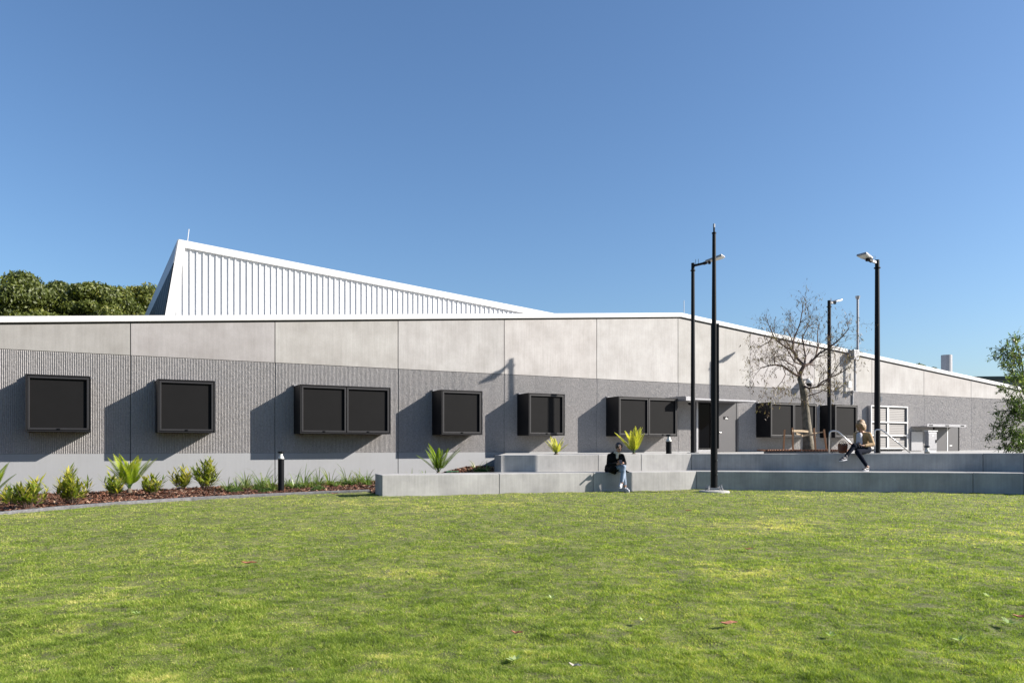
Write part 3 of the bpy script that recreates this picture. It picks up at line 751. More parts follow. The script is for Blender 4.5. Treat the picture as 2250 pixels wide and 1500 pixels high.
# ------------------------------------------------------------------ vegetation builders
class Leaves:
    def __init__(s): s.V = []; s.T = []
    def quad(s, a, b, c, d, t): s.V += [a, b, c, d]; s.T += [t]*4
    def leaf(s, p, d, n, L, W, t):
        """diamond leaf from p along d with face normal about n"""
        sd = d.cross(n);
        if sd.length < 1e-4: sd = Vector((1,0,0))
        sd.normalize()
        m_ = p+d*L*.45+n*W*.12
        s.quad(p, m_+sd*W*.5, p+d*L, m_-sd*W*.5, t)
    def blade(s, p, d, L, W, droop, t, seg=5):
        """arching strap leaf"""
        d = d.normalized(); sd = d.cross(Vector((0,0,1)))
        if sd.length < 1e-3: sd = Vector((1,0,0))
        sd.normalize(); prev = None; q = Vector(p); dd = Vector(d)
        for i in range(seg+1):
            f = i/seg; wv = W*(1-f**2.2)*.5+.0008
            a, b = q-sd*wv, q+sd*wv
            if prev: s.quad(prev[0], prev[1], b, a, t)
            prev = (a, b); dd = (dd+Vector((0,0,-droop/seg*(1+f)))).normalized(); q = q+dd*L/seg
    def build(s, name, m_, parent):
        V = np.array([tuple(v) for v in s.V], np.float32); n = len(V)
        return fast_mesh(name, V, np.arange(n).reshape(-1,4), m_, parent, attr=np.clip(s.T,0,1))
def rv(): return Vector((random.gauss(0,1),random.gauss(0,1),random.gauss(0,1))).normalized()

def cycad(loc, h, nf, label, spread=.55, seed=1, tone=.5, group='cycads with feathery fronds', lw=1.0):
    random.seed(seed)
    r = empty('cycad', loc); tag(r, label, 'cycad', group)
    MB().lathe((0,0,-.03), [(.05,0),(.075,.06),(.06,.13),(.03,.16)], 12).build('stem', M['darkbark'], r, smooth=True)
    for i in range(nf):
        lv = Leaves(); a = 2*math.pi*i/nf+random.uniform(-.25,.25); ti = random.uniform(.12,spread) if i%3 else random.uniform(.05,.2)
        d = Vector((math.cos(a)*math.sin(ti), math.sin(a)*math.sin(ti), math.cos(ti))).normalized()
        L = h*random.uniform(.8,1.08); q = Vector((0,0,.10)); segs = 26; dd = Vector(d); out = Vector((math.cos(a), math.sin(a), 0))
        pts = [q.copy()]
        for k in range(segs):
            f = (k+1)/segs; dd = (dd+out*.012*(1+2*f)+Vector((0,0,-.006*f))).normalized(); q2 = q+dd*L/segs
            sd = dd.cross(out);
            if sd.length < .05: sd = dd.cross(Vector((0,0,1)))
            sd.normalize(); nn = sd.cross(dd).normalized()
            if f > .14:
                ll = lw*L*.25*math.sin(math.pi*min(1,.12+.88*f)**.8)*(.6 if f>.93 else 1)+.02
                for sg in (-1,1):
                    t_ = tone+.35*(f-.4)+random.gauss(0,.08)
                    dl = (sd*sg*.82+dd*.75+nn*.25).normalized()
                    lv.leaf(q2, dl, nn, ll, L*.034, t_)
            q = q2; pts.append(q.copy())
        fr = lv.build('frond', M['cycad'], r)
        MB().tube(pts, [.009*(1-.7*i_/len(pts)) for i_ in range(len(pts))], 5).build('rachis', M['strap'], fr)
    return r

def shrub(loc, h, w_, ns, label, seed=1, tone=.45, leafL=.13):
    random.seed(seed)
    r = empty('leafy_shrub', loc); tag(r, label, 'shrub', 'leafy shrubs in the garden bed')
    lv = Leaves(); st = MB()
    for i in range(ns):
        a = random.uniform(0,2*math.pi); rr = w_*.5*math.sqrt(random.random()); hh = h*random.uniform(.35,1.08)*(1-.3*rr/(w_*.5))
        top = Vector((math.cos(a)*rr, math.sin(a)*rr, hh)); b0 = Vector((math.cos(a)*rr*.25, math.sin(a)*rr*.25, 0))
        st.tube([b0, b0.lerp(top,.6)+Vector((0,0,.02)), top], [.006,.005,.003], 5)
        nl = int(7+hh*19); tt = tone+random.gauss(0,.16)
        for k in range(nl):
            f = .25+.75*(k+random.random())/nl; p = b0.lerp(top, f)
            az = random.uniform(0,2*math.pi); up = .15+1.1*f+random.uniform(-.3,.3)
            d = Vector((math.cos(az), math.sin(az), up)).normalized()
            lv.leaf(p, d, (Vector((0,0,1))-d*d.z+rv()*.3).normalized(), leafL*random.uniform(.55,1.25), leafL*.19, tt+.3*(f-.5)+random.gauss(0,.12)+(.4 if random.random()<.06 else 0))
    st.build('stems', M['twig'], r); lv.build('foliage', M['shrub'], r); return r

def strappy(loc, h, n, label, seed=1, tone=.45):
    random.seed(seed)
    r = empty('strappy_plant', loc); tag(r, label, 'plant', 'strap leaved grass plants in the beds')
    lv = Leaves()
    for i in range(n):
        a = random.uniform(0,2*math.pi); ti = random.uniform(.15,1.0)
        d = Vector((math.cos(a)*math.sin(ti), math.sin(a)*math.sin(ti), math.cos(ti)))
        lv.blade(Vector((math.cos(a)*.05, math.sin(a)*.05, 0)), d, h*random.uniform(.7,1.5), .021, random.uniform(.8,2.2), tone+random.gauss(0,.2))
    lv.build('leaves', M['strap'], r); return r
def cover(loc, w_, label, seed=1):
    random.seed(seed)
    r = empty('groundcover_plant', loc); tag(r, label, 'plant', 'low dark cushion plants in the mulch')
    lv = Leaves()
    for i in range(900):
        a = random.uniform(0,2*math.pi); rr = w_*.5*math.sqrt(random.random()); z = .11*(1-(rr/(w_*.5))**2)*random.uniform(.3,1)
        d = (Vector((math.cos(a)*.4, math.sin(a)*.4, 1))+rv()*.7).normalized()
        lv.leaf(Vector((math.cos(a)*rr, math.sin(a)*rr, z)), d, rv(), .035, .014, .45+random.gauss(0,.25))
    lv.build('foliage', M['cover'], r); return r

def bedpt(px, d, dz=0):
    X = X_at(px,d); return Vector((X, d, CZ+float(Eb(np.array(X),np.array(d)))+dz+.02))
def bedhit(px, py):
    d = 12.0
    while d < 27:
        if (HY-py)/F*d <= float(Eb(np.array(X_at(px,d)), np.array(d))): break
        d += .02
    return d
def onbed(px, py):
    d = min(bedhit(px, py), dw(px)-.42); p = bedpt(px, d); return p
p = onbed(284, 1085); cycad(p, 1.02, 13, 'large yellow green cycad in the mulch under the second window box', .62, 3, .55)
p = onbed(-22, 1108); cycad(p, .82, 11, 'cycad with arching fronds half cut off by the left edge', 1.25, 5, .35)
p = bedpt(963, 20.6); cycad(p, .86, 12, 'grey green cycad behind the lower seat wall near the green box', .85, 8, .30, lw=.62)
cycad(Vector((X_at(1222,20.2),20.2,Z(-.30))), .50, 9, 'yellow cycad with two visible tufts behind the upper seat wall', 1.0, 12, .98, lw=.8)
cycad(Vector((X_at(1393,20.6),20.6,Z(-.30))), .74, 14, 'bright yellow cycad behind the seated person in black', .55, 15, .92, lw=.75)
sh = [(22,1112,.36,.34,10,'small leafy shrub at the far left beside the cut off cycad'),(62,1118,.52,.60,26,'broad yellow green shrub nearest the lawn at far left'),
      (160,1108,.72,.60,30,'tall dark green shrub between the far left shrub and the large cycad'),(250,1092,.46,.46,20,'dark leafy shrub touching the left side of the large cycad'),
      (338,1090,.44,.46,20,'low shrub touching the right side of the large cycad'),(398,1078,.58,.52,24,'round yellow green shrub right of the large cycad'),
      (452,1076,.80,.62,34,'tallest leafy shrub, right of the round yellow green one')]
for i,(px,py,h,w_,ns,lab) in enumerate(sh): shrub(onbed(px,py), h*1.12, w_*1.2, int(ns*1.1), lab, 30+i, .40+.1*(i%3), .22)
st_ = [(500,1074),(540,1070),(575,1072),(598,1074),(648,1071),(668,1066),(700,1063),(725,1064),(762,1060),(790,1058),(806,1062)]
where = ['leftmost of the strap leaved plants, beside the tallest shrub','second strap leaved plant right of the tallest shrub','strap leaved plant two left of the bollard light','strap leaved plant touching the left of the bollard light',
 'strap leaved plant just right of the bollard light','small strappy tuft second right of the bollard light','strap leaved plant below the middle of the double window box','strap leaved plant right of the double window box middle',
 'tall strappy plant third from the end of the seat wall','strappy plant second from the end of the seat wall','strappy plant against the left end of the seat wall']
for i,(px,py) in enumerate(st_): strappy(onbed(px,py+4), .46+.10*(i%3), 60, where[i], 60+i, .4+.12*(i%2))
extra = [(520,1080,'small strappy tuft in front of the leftmost strappy plants'),(560,1078,'small strappy tuft in the mulch left of the bollard light'),(632,1070,'strappy tuft tucked behind the bollard light'),(685,1074,'low strappy tuft near the kerb right of the bollard light'),(742,1070,'low strappy tuft near the kerb before the seat wall'),(776,1066,'low strappy tuft second from the seat wall end')]
for i,(px,py,lab) in enumerate(extra): strappy(onbed(px,py), .36, 44, lab, 80+i, .42)
st2 = [(868,21.5,'strappy plant peeping over the seat wall at its left end'),(905,22.0,'second strappy plant peeping over the lower seat wall'),(935,21.3,'strappy plant left of the grey green cycad'),(1048,21.0,'strappy clump right of the green box'),(1068,20.6,'strappy clump against the left end of the upper seat wall')]
for i,(px,d,lab) in enumerate(st2): strappy(bedpt(px,d), .34, 26, lab, 90+i, .45)
for i,(px,py,lab) in enumerate([(518,1082,'low cushion plant below the leftmost strappy plant'),(585,1083,'low cushion plant in the mulch left of the bollard'),(655,1075,'low cushion plant in the mulch right of the bollard'),(700,1078,'low cushion plant at the kerb in the middle of the bed'),(765,1066,'largest cushion plant near the seat wall end'),(1056,1044,'cushion plant between the strappy clumps at the upper seat wall')]):
    cover(onbed(px,py) if py > 1050 else bedpt(px, 20.3), .40, lab, 110+i)

# far evergreen trees: lumpy crown of leaf tufts
def crown_tree(loc, H, R, label, seed, nb=46, leaf=.15, group='dense evergreen trees behind the building', per=760, tone=.42, name='evergreen_tree'):
    g = np.random.default_rng(seed)
    r = empty(name, loc); tag(r, label, 'tree', group)
    cb = H*.30
    MB().tube([(0,0,0),(.2,0,H*.3),(0,.2,H*.7)], [.45,.34,.12], 9).tube([(.2,0,H*.3),(R*.5,.3,H*.62)], [.2,.06], 6).tube([(.15,0,H*.32),(-R*.5,-.2,H*.66)], [.2,.06], 6).build('trunk', M['darkbark'], r)
    V = []; T = []
    for b in range(nb):
        a = g.uniform(0,2*math.pi); z = g.uniform(0,1)**.8; rr = R*math.sqrt(max(0,1-(z*1.0)**2.6))*g.uniform(.45,1.0)
        c = np.array([math.cos(a)*rr, math.sin(a)*rr, cb+(H-cb)*z*.93]); br = R*g.uniform(.20,.34)
        n = per; d = g.normal(size=(n,3)); d /= np.linalg.norm(d,axis=1)[:,None]
        rad = br*g.uniform(.55,1.08,n)[:,None]; sc = np.array([1,1,.72])
        # tufts
        P = c+d*rad*sc
        nrm = d+g.normal(0,.55,(n,3)); nrm /= np.linalg.norm(nrm,axis=1)[:,None]
        t = np.cross(nrm, g.normal(size=(n,3))); t /= np.linalg.norm(t,axis=1)[:,None]; s_ = np.cross(nrm,t)
        L = leaf*g.uniform(.5,1.2,n)[:,None]; W = L*g.uniform(.35,.6,n)[:,None]
        V.append(np.stack([P-t*L, P-s_*W, P+t*L, P+s_*W],1).reshape(-1,3))
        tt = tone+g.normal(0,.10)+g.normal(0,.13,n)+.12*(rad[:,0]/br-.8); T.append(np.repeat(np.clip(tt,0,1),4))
    V = np.concatenate(V); T = np.concatenate(T)
    fast_mesh('crown', V, np.arange(len(V)).reshape(-1,4), M['farleaf'], r, attr=T)
    return r
ft = [(-60,64,604,4.2,'far left evergreen tree, cut by the photo edge',.36),(40,60,596,3.7,'tallest pointed evergreen tree behind the left roof',.40),(112,66,607,3.9,'second evergreen tree from the left behind the roof',.40),
      (178,62,604,3.6,'middle evergreen tree of the row behind the roof',.46),(244,66,616,3.6,'evergreen tree two left of the white roof lantern',.44),(318,70,621,3.8,'yellower evergreen tree touching the white roof lantern',.62)]
for i,(px,d,pt,R,lab,tn) in enumerate(ft):
    Ht = at(px,pt,d).z; crown_tree((X_at(px,d), d+random.uniform(-1,1), -.2), Ht+.2, R, lab, 200+i, tone=tn, nb=78)
crown_tree((X_at(2003,110),110,-.2), at(0,789,110).z, 3.3, 'distant tree showing over the right roof slope', 230, nb=30, per=500, leaf=.2, tone=.45, group='distant trees over the right roof')
crown_tree((X_at(2048,118),118,-.2), at(0,798,118).z, 1.9, 'smaller distant tree between the tree top and the flue', 231, nb=16, per=300, leaf=.2, tone=.40, group='distant trees over the right roof')

# bare tree -------------------------------------------------------
def bare_tree():
    random.seed(41); d0 = 24.0
    base = at(1776, 992, d0); r = empty('bare_tree', (base.x, base.y, Z(-.20))); tag(r, 'nearly bare tree with swollen smooth trunk inside a round timber bench', 'tree')
    o = Vector((base.x, base.y, Z(-.20)))
    def P(px,py,dd=0): return at(px,py,d0+dd)-o
    tr = [(1776,993,0),(1776,975,0),(1774,950,0),(1771,915,0),(1768,880,0),(1766,862,0),(1762,846,0),(1756,828,0)]
    rad = [.185,.165,.145,.125,.108,.112,.088,.072]
    m = MB(); m.tube([P(*q) for q in tr], rad, 14)
    m.build('trunk', M['bark'], r, smooth=True)
    br = MB(); lv = Leaves()
    def twig(p, d, L, rad, lev):
        if lev > 4 or L < .05: return
        n = 4; pts = [p]; q = Vector(p); dd = Vector(d)
        for i in range(n):
            dd = (dd+rv()*.20+Vector((0,0,.03 if lev < 3 else -.03))).normalized(); q = q+dd*L/n; pts.append(q.copy())
        br.tube(pts, [rad*(1-.5*i/n) for i in range(n+1)], 6 if lev < 2 else 4, cap=False)
        if lev >= 3:
            low = max(0, min(1, (2.9-pts[-1].z)/1.6)); left = 1 if pts[-1].x < -.2 else .55
            for k in range(3):
                if random.random() < .24+.70*low*left:
                    c = pts[random.randint(1,n)]
                    ld = (Vector((0,0,-.8))+rv()*.6).normalized()
                    lv.leaf(c, ld, rv(), random.uniform(.07,.13), .021, random.random())
        nb = {0:4,1:4,2:4,3:3,4:0}[lev]
        for k in range(nb):
            i = random.randint(1,n) if k < nb-1 else n
            side = rv(); side = (side-dd*side.dot(dd)).normalized(); side.y *= .8
            nd = (dd*.75+side*random.uniform(.5,.95)+Vector((0,0,.12))).normalized()
            twig(pts[i], nd, L*random.uniform(.5,.74), rad*.5, lev+1)
    limbs = [([(1756,828,0),(1740,818,-.1),(1720,804,-.2),(1703,801,-.3),(1690,803,-.3),(1672,808,-.3)],.042,.015),
             ([(1756,828,0),(1760,815,0),(1767,803,0)],.070,.058),
             ([(1767,803,0),(1752,787,.2),(1742,768,.3),(1730,765,.3),(1714,754,.3),(1700,740,.4),(1690,715,.5)],.048,.014),
             ([(1767,803,0),(1746,795,-.3),(1737,780,-.4),(1728,765,-.6)],.028,.013),
             ([(1767,803,0),(1778,799,.1),(1791,786,.1),(1800,776,0),(1818,766,-.1),(1837,752,-.2),(1850,740,-.3),(1865,722,-.3)],.046,.012),
             ([(1742,768,.3),(1743,752,.3),(1746,740,.4),(1752,726,.5),(1758,710,.5),(1762,688,.5),(1765,672,.5)],.030,.010),
             ([(1767,803,0),(1770,785,.4),(1766,760,.6),(1763,740,.8),(1775,718,.9)],.034,.012),
             ([(1791,786,.1),(1798,762,.3),(1796,735,.5),(1800,708,.6)],.026,.009),
             ([(1762,846,0),(1778,853,-.2),(1794,850,-.3),(1808,838,-.3),(1824,829,-.3),(1845,820,-.4),(1868,806,-.4)],.036,.012),
             ([(1794,850,-.3),(1806,845,-.5),(1822,832,-.6),(1838,808,-.6),(1852,786,-.6)],.022,.009),
             ([(1720,804,-.2),(1726,822,-.6),(1718,838,-.9),(1706,852,-1.0)],.016,.007),
             ([(1700,740,.4),(1688,752,.2),(1672,760,.2),(1658,764,.1)],.018,.007),
             ([(1756,828,0),(1748,806,-.5),(1725,792,-.7),(1702,788,-.8),(1684,784,-.8)],.022,.008),
             ([(1773,870,0),(1800,862,-.4),(1820,850,-.6)],.018,.008)]
    for pts, r0, r1 in limbs:
        q = [P(*a) for a in pts]; n = len(q); rr = [r0+(r1-r0)*i/(n-1) for i in range(n)]
        br.tube(q, rr, 8)
        for i in range(1, n):
            if n <= 3 and i < n-1: continue
            if r0 > .06: continue
            dd = (q[i]-q[i-1]).normalized()
            for k in range(3 if i < n-1 else 4):
                side = rv(); side = (side-dd*side.dot(dd)).normalized()
                twig(q[i], (dd*.7+side*.7+Vector((0,0,.1))).normalized(), random.uniform(.30,.52), rr[i]*.38, 2)
    br.build('branches', M['twig'], r); lv.build('leaves', M['dryleaf'], r)
    return r
BT = bare_tree()
# round timber bench
def bench():
    d0 = 24.0; c = at(1762, 990, d0); r = empty('ring_bench', (c.x, c.y, Z(-.245))); tag(r, 'round slatted timber bench around the bare tree', 'bench')
    Ri, Ro = .55, 1.33; m = MB(); k = 0; n = 96
    for i in range(n):
        a = 2*math.pi*i/n; t = Vector((math.cos(a), math.sin(a), 0)); s_ = Vector((-t.y,t.x,0))
        w0, w1 = Ri*math.pi/n*.62, Ro*math.pi/n*.62
        vs = []
        for z in (.10,.145):
            vs += [t*Ri-s_*w0+Vector((0,0,z)), t*Ro-s_*w1+Vector((0,0,z)), t*Ro+s_*w1+Vector((0,0,z)), t*Ri+s_*w0+Vector((0,0,z))]
        m.add(vs, [(3,2,1,0),(4,5,6,7),(0,1,5,4),(1,2,6,5),(2,3,7,6),(3,0,4,7)])
    m.build('seat_slats', M['timber'], r)
    MB().lathe((0,0,0), [(1.12,.0),(1.12,.075),(1.10,.098)], 48).build('base_ring', M['galv'], r)
bench()
def stakes():
    d0 = 24.0
    labs = ['leaning timber stake left of the bare tree, furthest left','timber stake carrying the hessian band left of the trunk','timber stake carrying the hessian band right of the trunk','leaning timber stake right of the trunk, furthest right']
    for i,(px,py0,px2,py1,dd) in enumerate([(1721.5,988,1724,943.5,-.1),(1742.5,988,1741.5,939,-.5),(1792,987,1788.5,940,-.3),(1816,987,1810.5,943,.3)]):
        a = at(px,py0,d0+dd); b = at(px2,py1,d0+dd)
        m = MB().bar(Vector((0,0,0)), b-a, .045, .045); o = m.build('tree_stake', M['stake'], loc=a); tag(o, labs[i], 'stake', 'timber stakes round the bare tree')
    def band(pts, h, label):
        m = MB(); vs = []; fs = []
        for (px,py,dd) in pts:
            p = at(px,py,d0+dd); vs += [p+Vector((0,0,-h/2)), p+Vector((0,0,h/2)), p+Vector((0,.008,h/2)), p+Vector((0,.008,-h/2))]
        for i in range(len(pts)-1):
            for k in range(4): a_ = i*4+k; b_ = i*4+(k+1)%4; fs.append((a_, a_+4, b_+4, b_))
        m.add(vs, fs); o = m.build('tree_tie', M['hessian']); tag(o, label, 'tree tie', 'hessian ties between stake and trunk')
    band([(1741,946,-.53),(1762,946.5,-.40),(1778,948,-.30)], .065, 'broad cream hessian band at the left stake')
    band([(1750,952,-.33),(1764,957,-.24),(1777,955,-.24),(1791,954.5,-.33)], .055, 'lower hessian band reaching the right stake')
    band([(1778,951,.2),(1795,951,.3),(1811,948,.3)], .035, 'narrow dark band stretched to the far right stake')
stakes()

# leafy tree at right edge
def leafy_tree():
    random.seed(77); d0 = 22.5; base = at(2262, 1000, d0)
    r = empty('leafy_tree', (base.x, base.y, Z(-.25))); tag(r, 'young leafy tree with drooping narrow leaves at the right edge', 'tree')
    o = Vector((base.x, base.y, Z(-.25))); P = lambda px,py,dd=0: at(px,py,d0+dd)-o
    br = MB(); br.tube([P(2262,1003),P(2258,930),P(2252,860),P(2246,800),P(2238,765)], [.05,.042,.032,.02,.008], 10)
    tips = [(2195,765,0),(2190,785,.2),(2210,760,-.2),(2232,745,0),(2205,800,-.4),(2215,825,.4),(2200,850,-.5),(2190,905,-.4),(2172,960,-.3),(2183,940,-.5),(2200,930,.3),(2195,985,-.5),(2215,975,-.7),(2235,880,-.7),(2238,920,-.8),(2240,960,-.9),(2250,840,-.6),(2290,780,0),(2300,830,.2),(2320,880,0),(2310,930,-.3),(2330,970,.2),(2260,760,.3),(2280,900,-.9),(2222,905,-.4),(2212,880,.1),(2226,945,-.2),(2244,900,-1.0),(2226,985,-.6),(2204,962,-.2),(2252,985,-.5),(2238,800,-.3),(2225,780,.1)]
    lv = Leaves()
    trunkpts = [(1000,.0),(765,.0)]
    for (px,py,dd) in tips:
        e = P(px,py,dd); sy = min(995, py+random.uniform(15,70)) if py < 900 else min(990, py+random.uniform(-10,30))
        sx = 2262-(1003-sy)*.1; s_ = P(sx, sy)
        mid = s_.lerp(e,.55)+Vector((0,0,.10+random.uniform(0,.1))); pts = []
        for k in range(9):
            t = k/8; pts.append(s_*(1-t)**2+mid*2*t*(1-t)+e*t*t)
        br.tube(pts, [.014*(1-.8*k/8) for k in range(9)], 5)
        for k in range(26):
            t = .22+.78*random.random(); p = s_*(1-t)**2+mid*2*t*(1-t)+e*t*t
            dd_ = (e-s_).normalized(); sd = rv(); tw = (dd_*.8+sd*.8).normalized(); Lt = random.uniform(.12,.34)
            tp_ = p+tw*Lt; br.tube([p, tp_], [.004,.002], 4)
            nl = 9
            for j in range(nl):
                q = p.lerp(tp_, (j+1)/nl); ld = (tw*.6+rv()*.8+Vector((0,0,-.3))).normalized()
                up = (Vector((0,0,1))-ld*ld.z+rv()*.6).normalized()
                lv.leaf(q, ld, up, random.uniform(.07,.125), .032, .36+random.gauss(0,.2)+(.3 if random.random() < .12 else 0)+(.12 if py < 860 else -.1))
    br.build('trunk', M['darkbark'], r); lv.build('crown', M['treeleaf'], r)
leafy_tree()

# fallen leaves and small weeds on the lawn
fl = [(547,1244,.10,'curled brown leaf on the lawn left of centre'),(1136,1402,.05,'small red brown leaf low in the middle of the lawn'),(1602,1381,.09,'pale brown leaf flat on the lawn right of centre'),(1264,1476,.05,'whitish leaf at the bottom middle of the lawn'),
      (2246,1366,.08,'brown stick at the right edge of the lawn'),(735,1088,.10,'reddish leaf at the kerb shadow near the seat wall end'),(1512,1126,.07,'brown leaf on the lawn before the thick pole'),(1645,1213,.06,'reddish leaf on the lawn right of the pole')]
for i,(px,py,L_,lab) in enumerate(fl):
    X,Y = ground_hit(px,py); z = CZ+Eg(X,Y)+.035; random.seed(300+i)
    m = MB(); n = 7; vs = []; W = L_*.28; a = random.uniform(-.4,.4)
    for k in range(n):
        t = k/(n-1)*2-1; wv = W*(1-t*t)+.001; c = Vector((t*L_/1.2*math.cos(a), t*L_/1.2*math.sin(a), .012*(t*t)+.004*math.sin(5*t)))
        s_ = Vector((-math.sin(a), math.cos(a), .35))
        vs += [c+s_*wv+Vector((0,0,.006)), c, c-Vector((s_.x,s_.y,-.25))*wv+Vector((0,0,.004))]
    fs = []
    for k in range(n-1):
        for j in range(2): q_ = k*3+j; fs.append((q_,q_+3,q_+4,q_+1))
    m.add(vs, fs); o = m.build('fallen_leaf', M['fallen'] if i != 3 else M['cream'], loc=(X,Y,z)); tag(o, lab, 'leaf', 'dead leaves lying on the lawn')
    sm = o.modifiers.new('thick','SOLIDIFY'); sm.thickness = .0015

# small broad-leaved weeds in the turf
M['weed'] = leafmat('weed_leaves', (.16,.24,.06), (.30,.40,.14), (.50,.55,.32), trans=.3)
for i,(px,py,k,lab) in enumerate([(1212,1318,.045,'small pale weed in the middle of the lawn'),(1130,1456,.060,'broad leaved weed near the bottom of the lawn, left of centre'),(1412,1367,.040,'tiny weed on the lawn below the thick pole'),
        (2171,1315,.050,'pale weed on the right side of the lawn'),(2217,1375,.075,'largest pale weed, close to the right edge of the lawn'),(2110,1413,.060,'pale weed lowest on the right side of the lawn'),(300,1352,.045,'small weed on the left side of the lawn'),(1825,1402,.05,'bright green weed low on the right half of the lawn')]):
    X,Y = ground_hit(px,py); random.seed(400+i); r = empty('weed', (X,Y,CZ+Eg(X,Y)+.012)); tag(r, lab, 'weed', 'broad leaved weeds in the lawn'); lv = Leaves()
    for j in range(9):
        a = 2*math.pi*j/9+random.uniform(-.3,.3); d = Vector((math.cos(a), math.sin(a), random.uniform(.25,1.1))).normalized()
        lv.leaf(Vector((0,0,0)), d, (Vector((0,0,1))-d*d.z).normalized(), k*random.uniform(.7,1.2), k*.42, random.uniform(.3,.9))
    lv.build('leaves', M['weed'], r)

# ------------------------------------------------------------------ people
def capsule(m, a, b, ra, rb, seg=14):
    a = Vector(a); b = Vector(b); t = (b-a)
    if t.length < 1e-6: t = Vector((0,0,1e-4))
    L = t.length; t.normalize(); pts = []; rad = []
    for k in range(5):
        an = math.pi/2*(k/4); pts.append(a-t*ra*math.cos(an)); rad.append(max(.0005, ra*math.sin(an)))
    for k in range(5):
        an = math.pi/2*(k/4); pts.append(b+t*rb*math.sin(an)); rad.append(max(.0005, rb*math.cos(an)))
    m.tube(pts, rad, seg)
def ellipsoid(m, c, r, rot=None, seg=18, ring=12):
    c = Vector(c); base = len(m.v); R = rot or Matrix.Identity(3)
    for i in range(ring+1):
        th = math.pi*i/ring
        for k in range(seg):
            a = 2*math.pi*k/seg
            m.v.append(tuple(c+R@Vector((r[0]*max(.01,math.sin(th))*math.cos(a), r[1]*max(.01,math.sin(th))*math.sin(a), r[2]*math.cos(th)))))
    for i in range(ring):
        for k in range(seg):
            a = base+i*seg+k; b = base+i*seg+(k+1)%seg; m.f.append((a,a+seg,b+seg,b))
    m.f.append(tuple(base+k for k in range(seg))); e = base+ring*seg; m.f.append(tuple(e+k for k in range(seg-1,-1,-1)))
def fuse(m, name, mt, parent, voxel=.008, smooth=6):
    """join overlapping shapes into one continuous skin, baked to a mesh"""
    me = bpy.data.meshes.new('tmp'); me.from_pydata(m.v, [], m.f); me.update()
    o = bpy.data.objects.new('tmp', me); COL.objects.link(o)
    rm = o.modifiers.new('r','REMESH'); rm.mode = 'VOXEL'; rm.voxel_size = voxel; rm.use_smooth_shade = True
    if smooth: s_ = o.modifiers.new('s','SMOOTH'); s_.iterations = smooth; s_.factor = .5
    dg = bpy.context.evaluated_depsgraph_get(); dg.update()
    nm = bpy.data.meshes.new_from_object(o.evaluated_get(dg)); nm.name = name
    bpy.data.objects.remove(o); bpy.data.meshes.remove(me)
    nm.materials.clear(); nm.materials.append(mt)
    nm.polygons.foreach_set('use_smooth', [True]*len(nm.polygons))
    o = bpy.data.objects.new(name, nm); COL.objects.link(o); o.parent = parent; return o
def hand(m, wrist, palm_dir, palm_n, s=1.0, curl=.7):
    """palm + four unequal bent fingers + thumb from the side"""
    w_ = Vector(wrist); d = Vector(palm_dir).normalized(); n = Vector(palm_n); n = (n-d*n.dot(d)).normalized(); sd = d.cross(n)
    capsule(m, w_-d*.02, w_+d*.02, .022*s, .024*s, 10)
    for k in (-1.5,-.5,.5,1.5):
        capsule(m, w_+d*.01+sd*k*.009*s, w_+d*.075*s+sd*k*.018*s, .014*s, .011*s, 8)
    for k, L in zip((-1.5,-.5,.5,1.5), (.060,.075,.080,.070)):
        p = w_+d*.078*s+sd*k*.0195*s; dd = Vector(d)
        for j, f in enumerate((.45,.32,.23)):
            dd = (dd+n*curl*(.45+.25*j)).normalized(); q = p+dd*L*f*s; capsule(m, p, q, .0088*s-.0008*j, .0082*s-.0008*j, 7); p = q
    p = w_+d*.025*s+sd*.026*s; dd = (d*.6+sd*.7+n*.35).normalized()
    for j, f in enumerate((.035,.028,.022)):
        q = p+dd*f*s; capsule(m, p, q, .0115*s-.001*j, .0105*s-.001*j, 7); p = q; dd = (dd+d*.5-sd*.25+n*.1).normalized()
def head(m, c, R, s=1.0):
    """R: rotation, local -Y is the face"""
    c = Vector(c); g = lambda x,y,z: c+R@(Vector((x,y,z))*s)
    ellipsoid(m, g(0,.012,.022), (.074*s,.092*s,.088*s), R)
    ellipsoid(m, g(0,-.022,-.040), (.056*s,.062*s,.070*s), R)
    ellipsoid(m, g(0,-.058,-.088), (.024*s,.022*s,.018*s), R)     # chin
    capsule(m, g(0,-.082,.010), g(0,-.101,-.024), .008*s, .013*s, 8)  # nose
    capsule(m, g(-.03,-.078,.022), g(.03,-.078,.022), .012*s, .012*s, 8)  # brow
    ellipsoid(m, g(0,-.082,-.058), (.024*s,.010*s,.009*s), R)
    for e in (-1,1):
        ellipsoid(m, g(e*.074,.012,-.005), (.010*s,.018*s,.030*s), R); ellipsoid(m, g(e*.036,-.062,-.025), (.022*s,.020*s,.022*s), R)
def face_bits(parent, c, R, s=1.0):
    c = Vector(c); g = lambda x,y,z: c+R@(Vector((x,y,z))*s)
    for e in (-1,1):
        m = MB(); ellipsoid(m, g(e*.031,-.081,.002), (.013*s,.006*s,.007*s), R, 10, 8); m.build('eye', M['eye'], parent, smooth=True)
    m = MB(); ellipsoid(m, g(0,-.092,-.058), (.021*s,.006*s,.007*s), R, 10, 8); m.build('lips', M['lips'], parent, smooth=True)

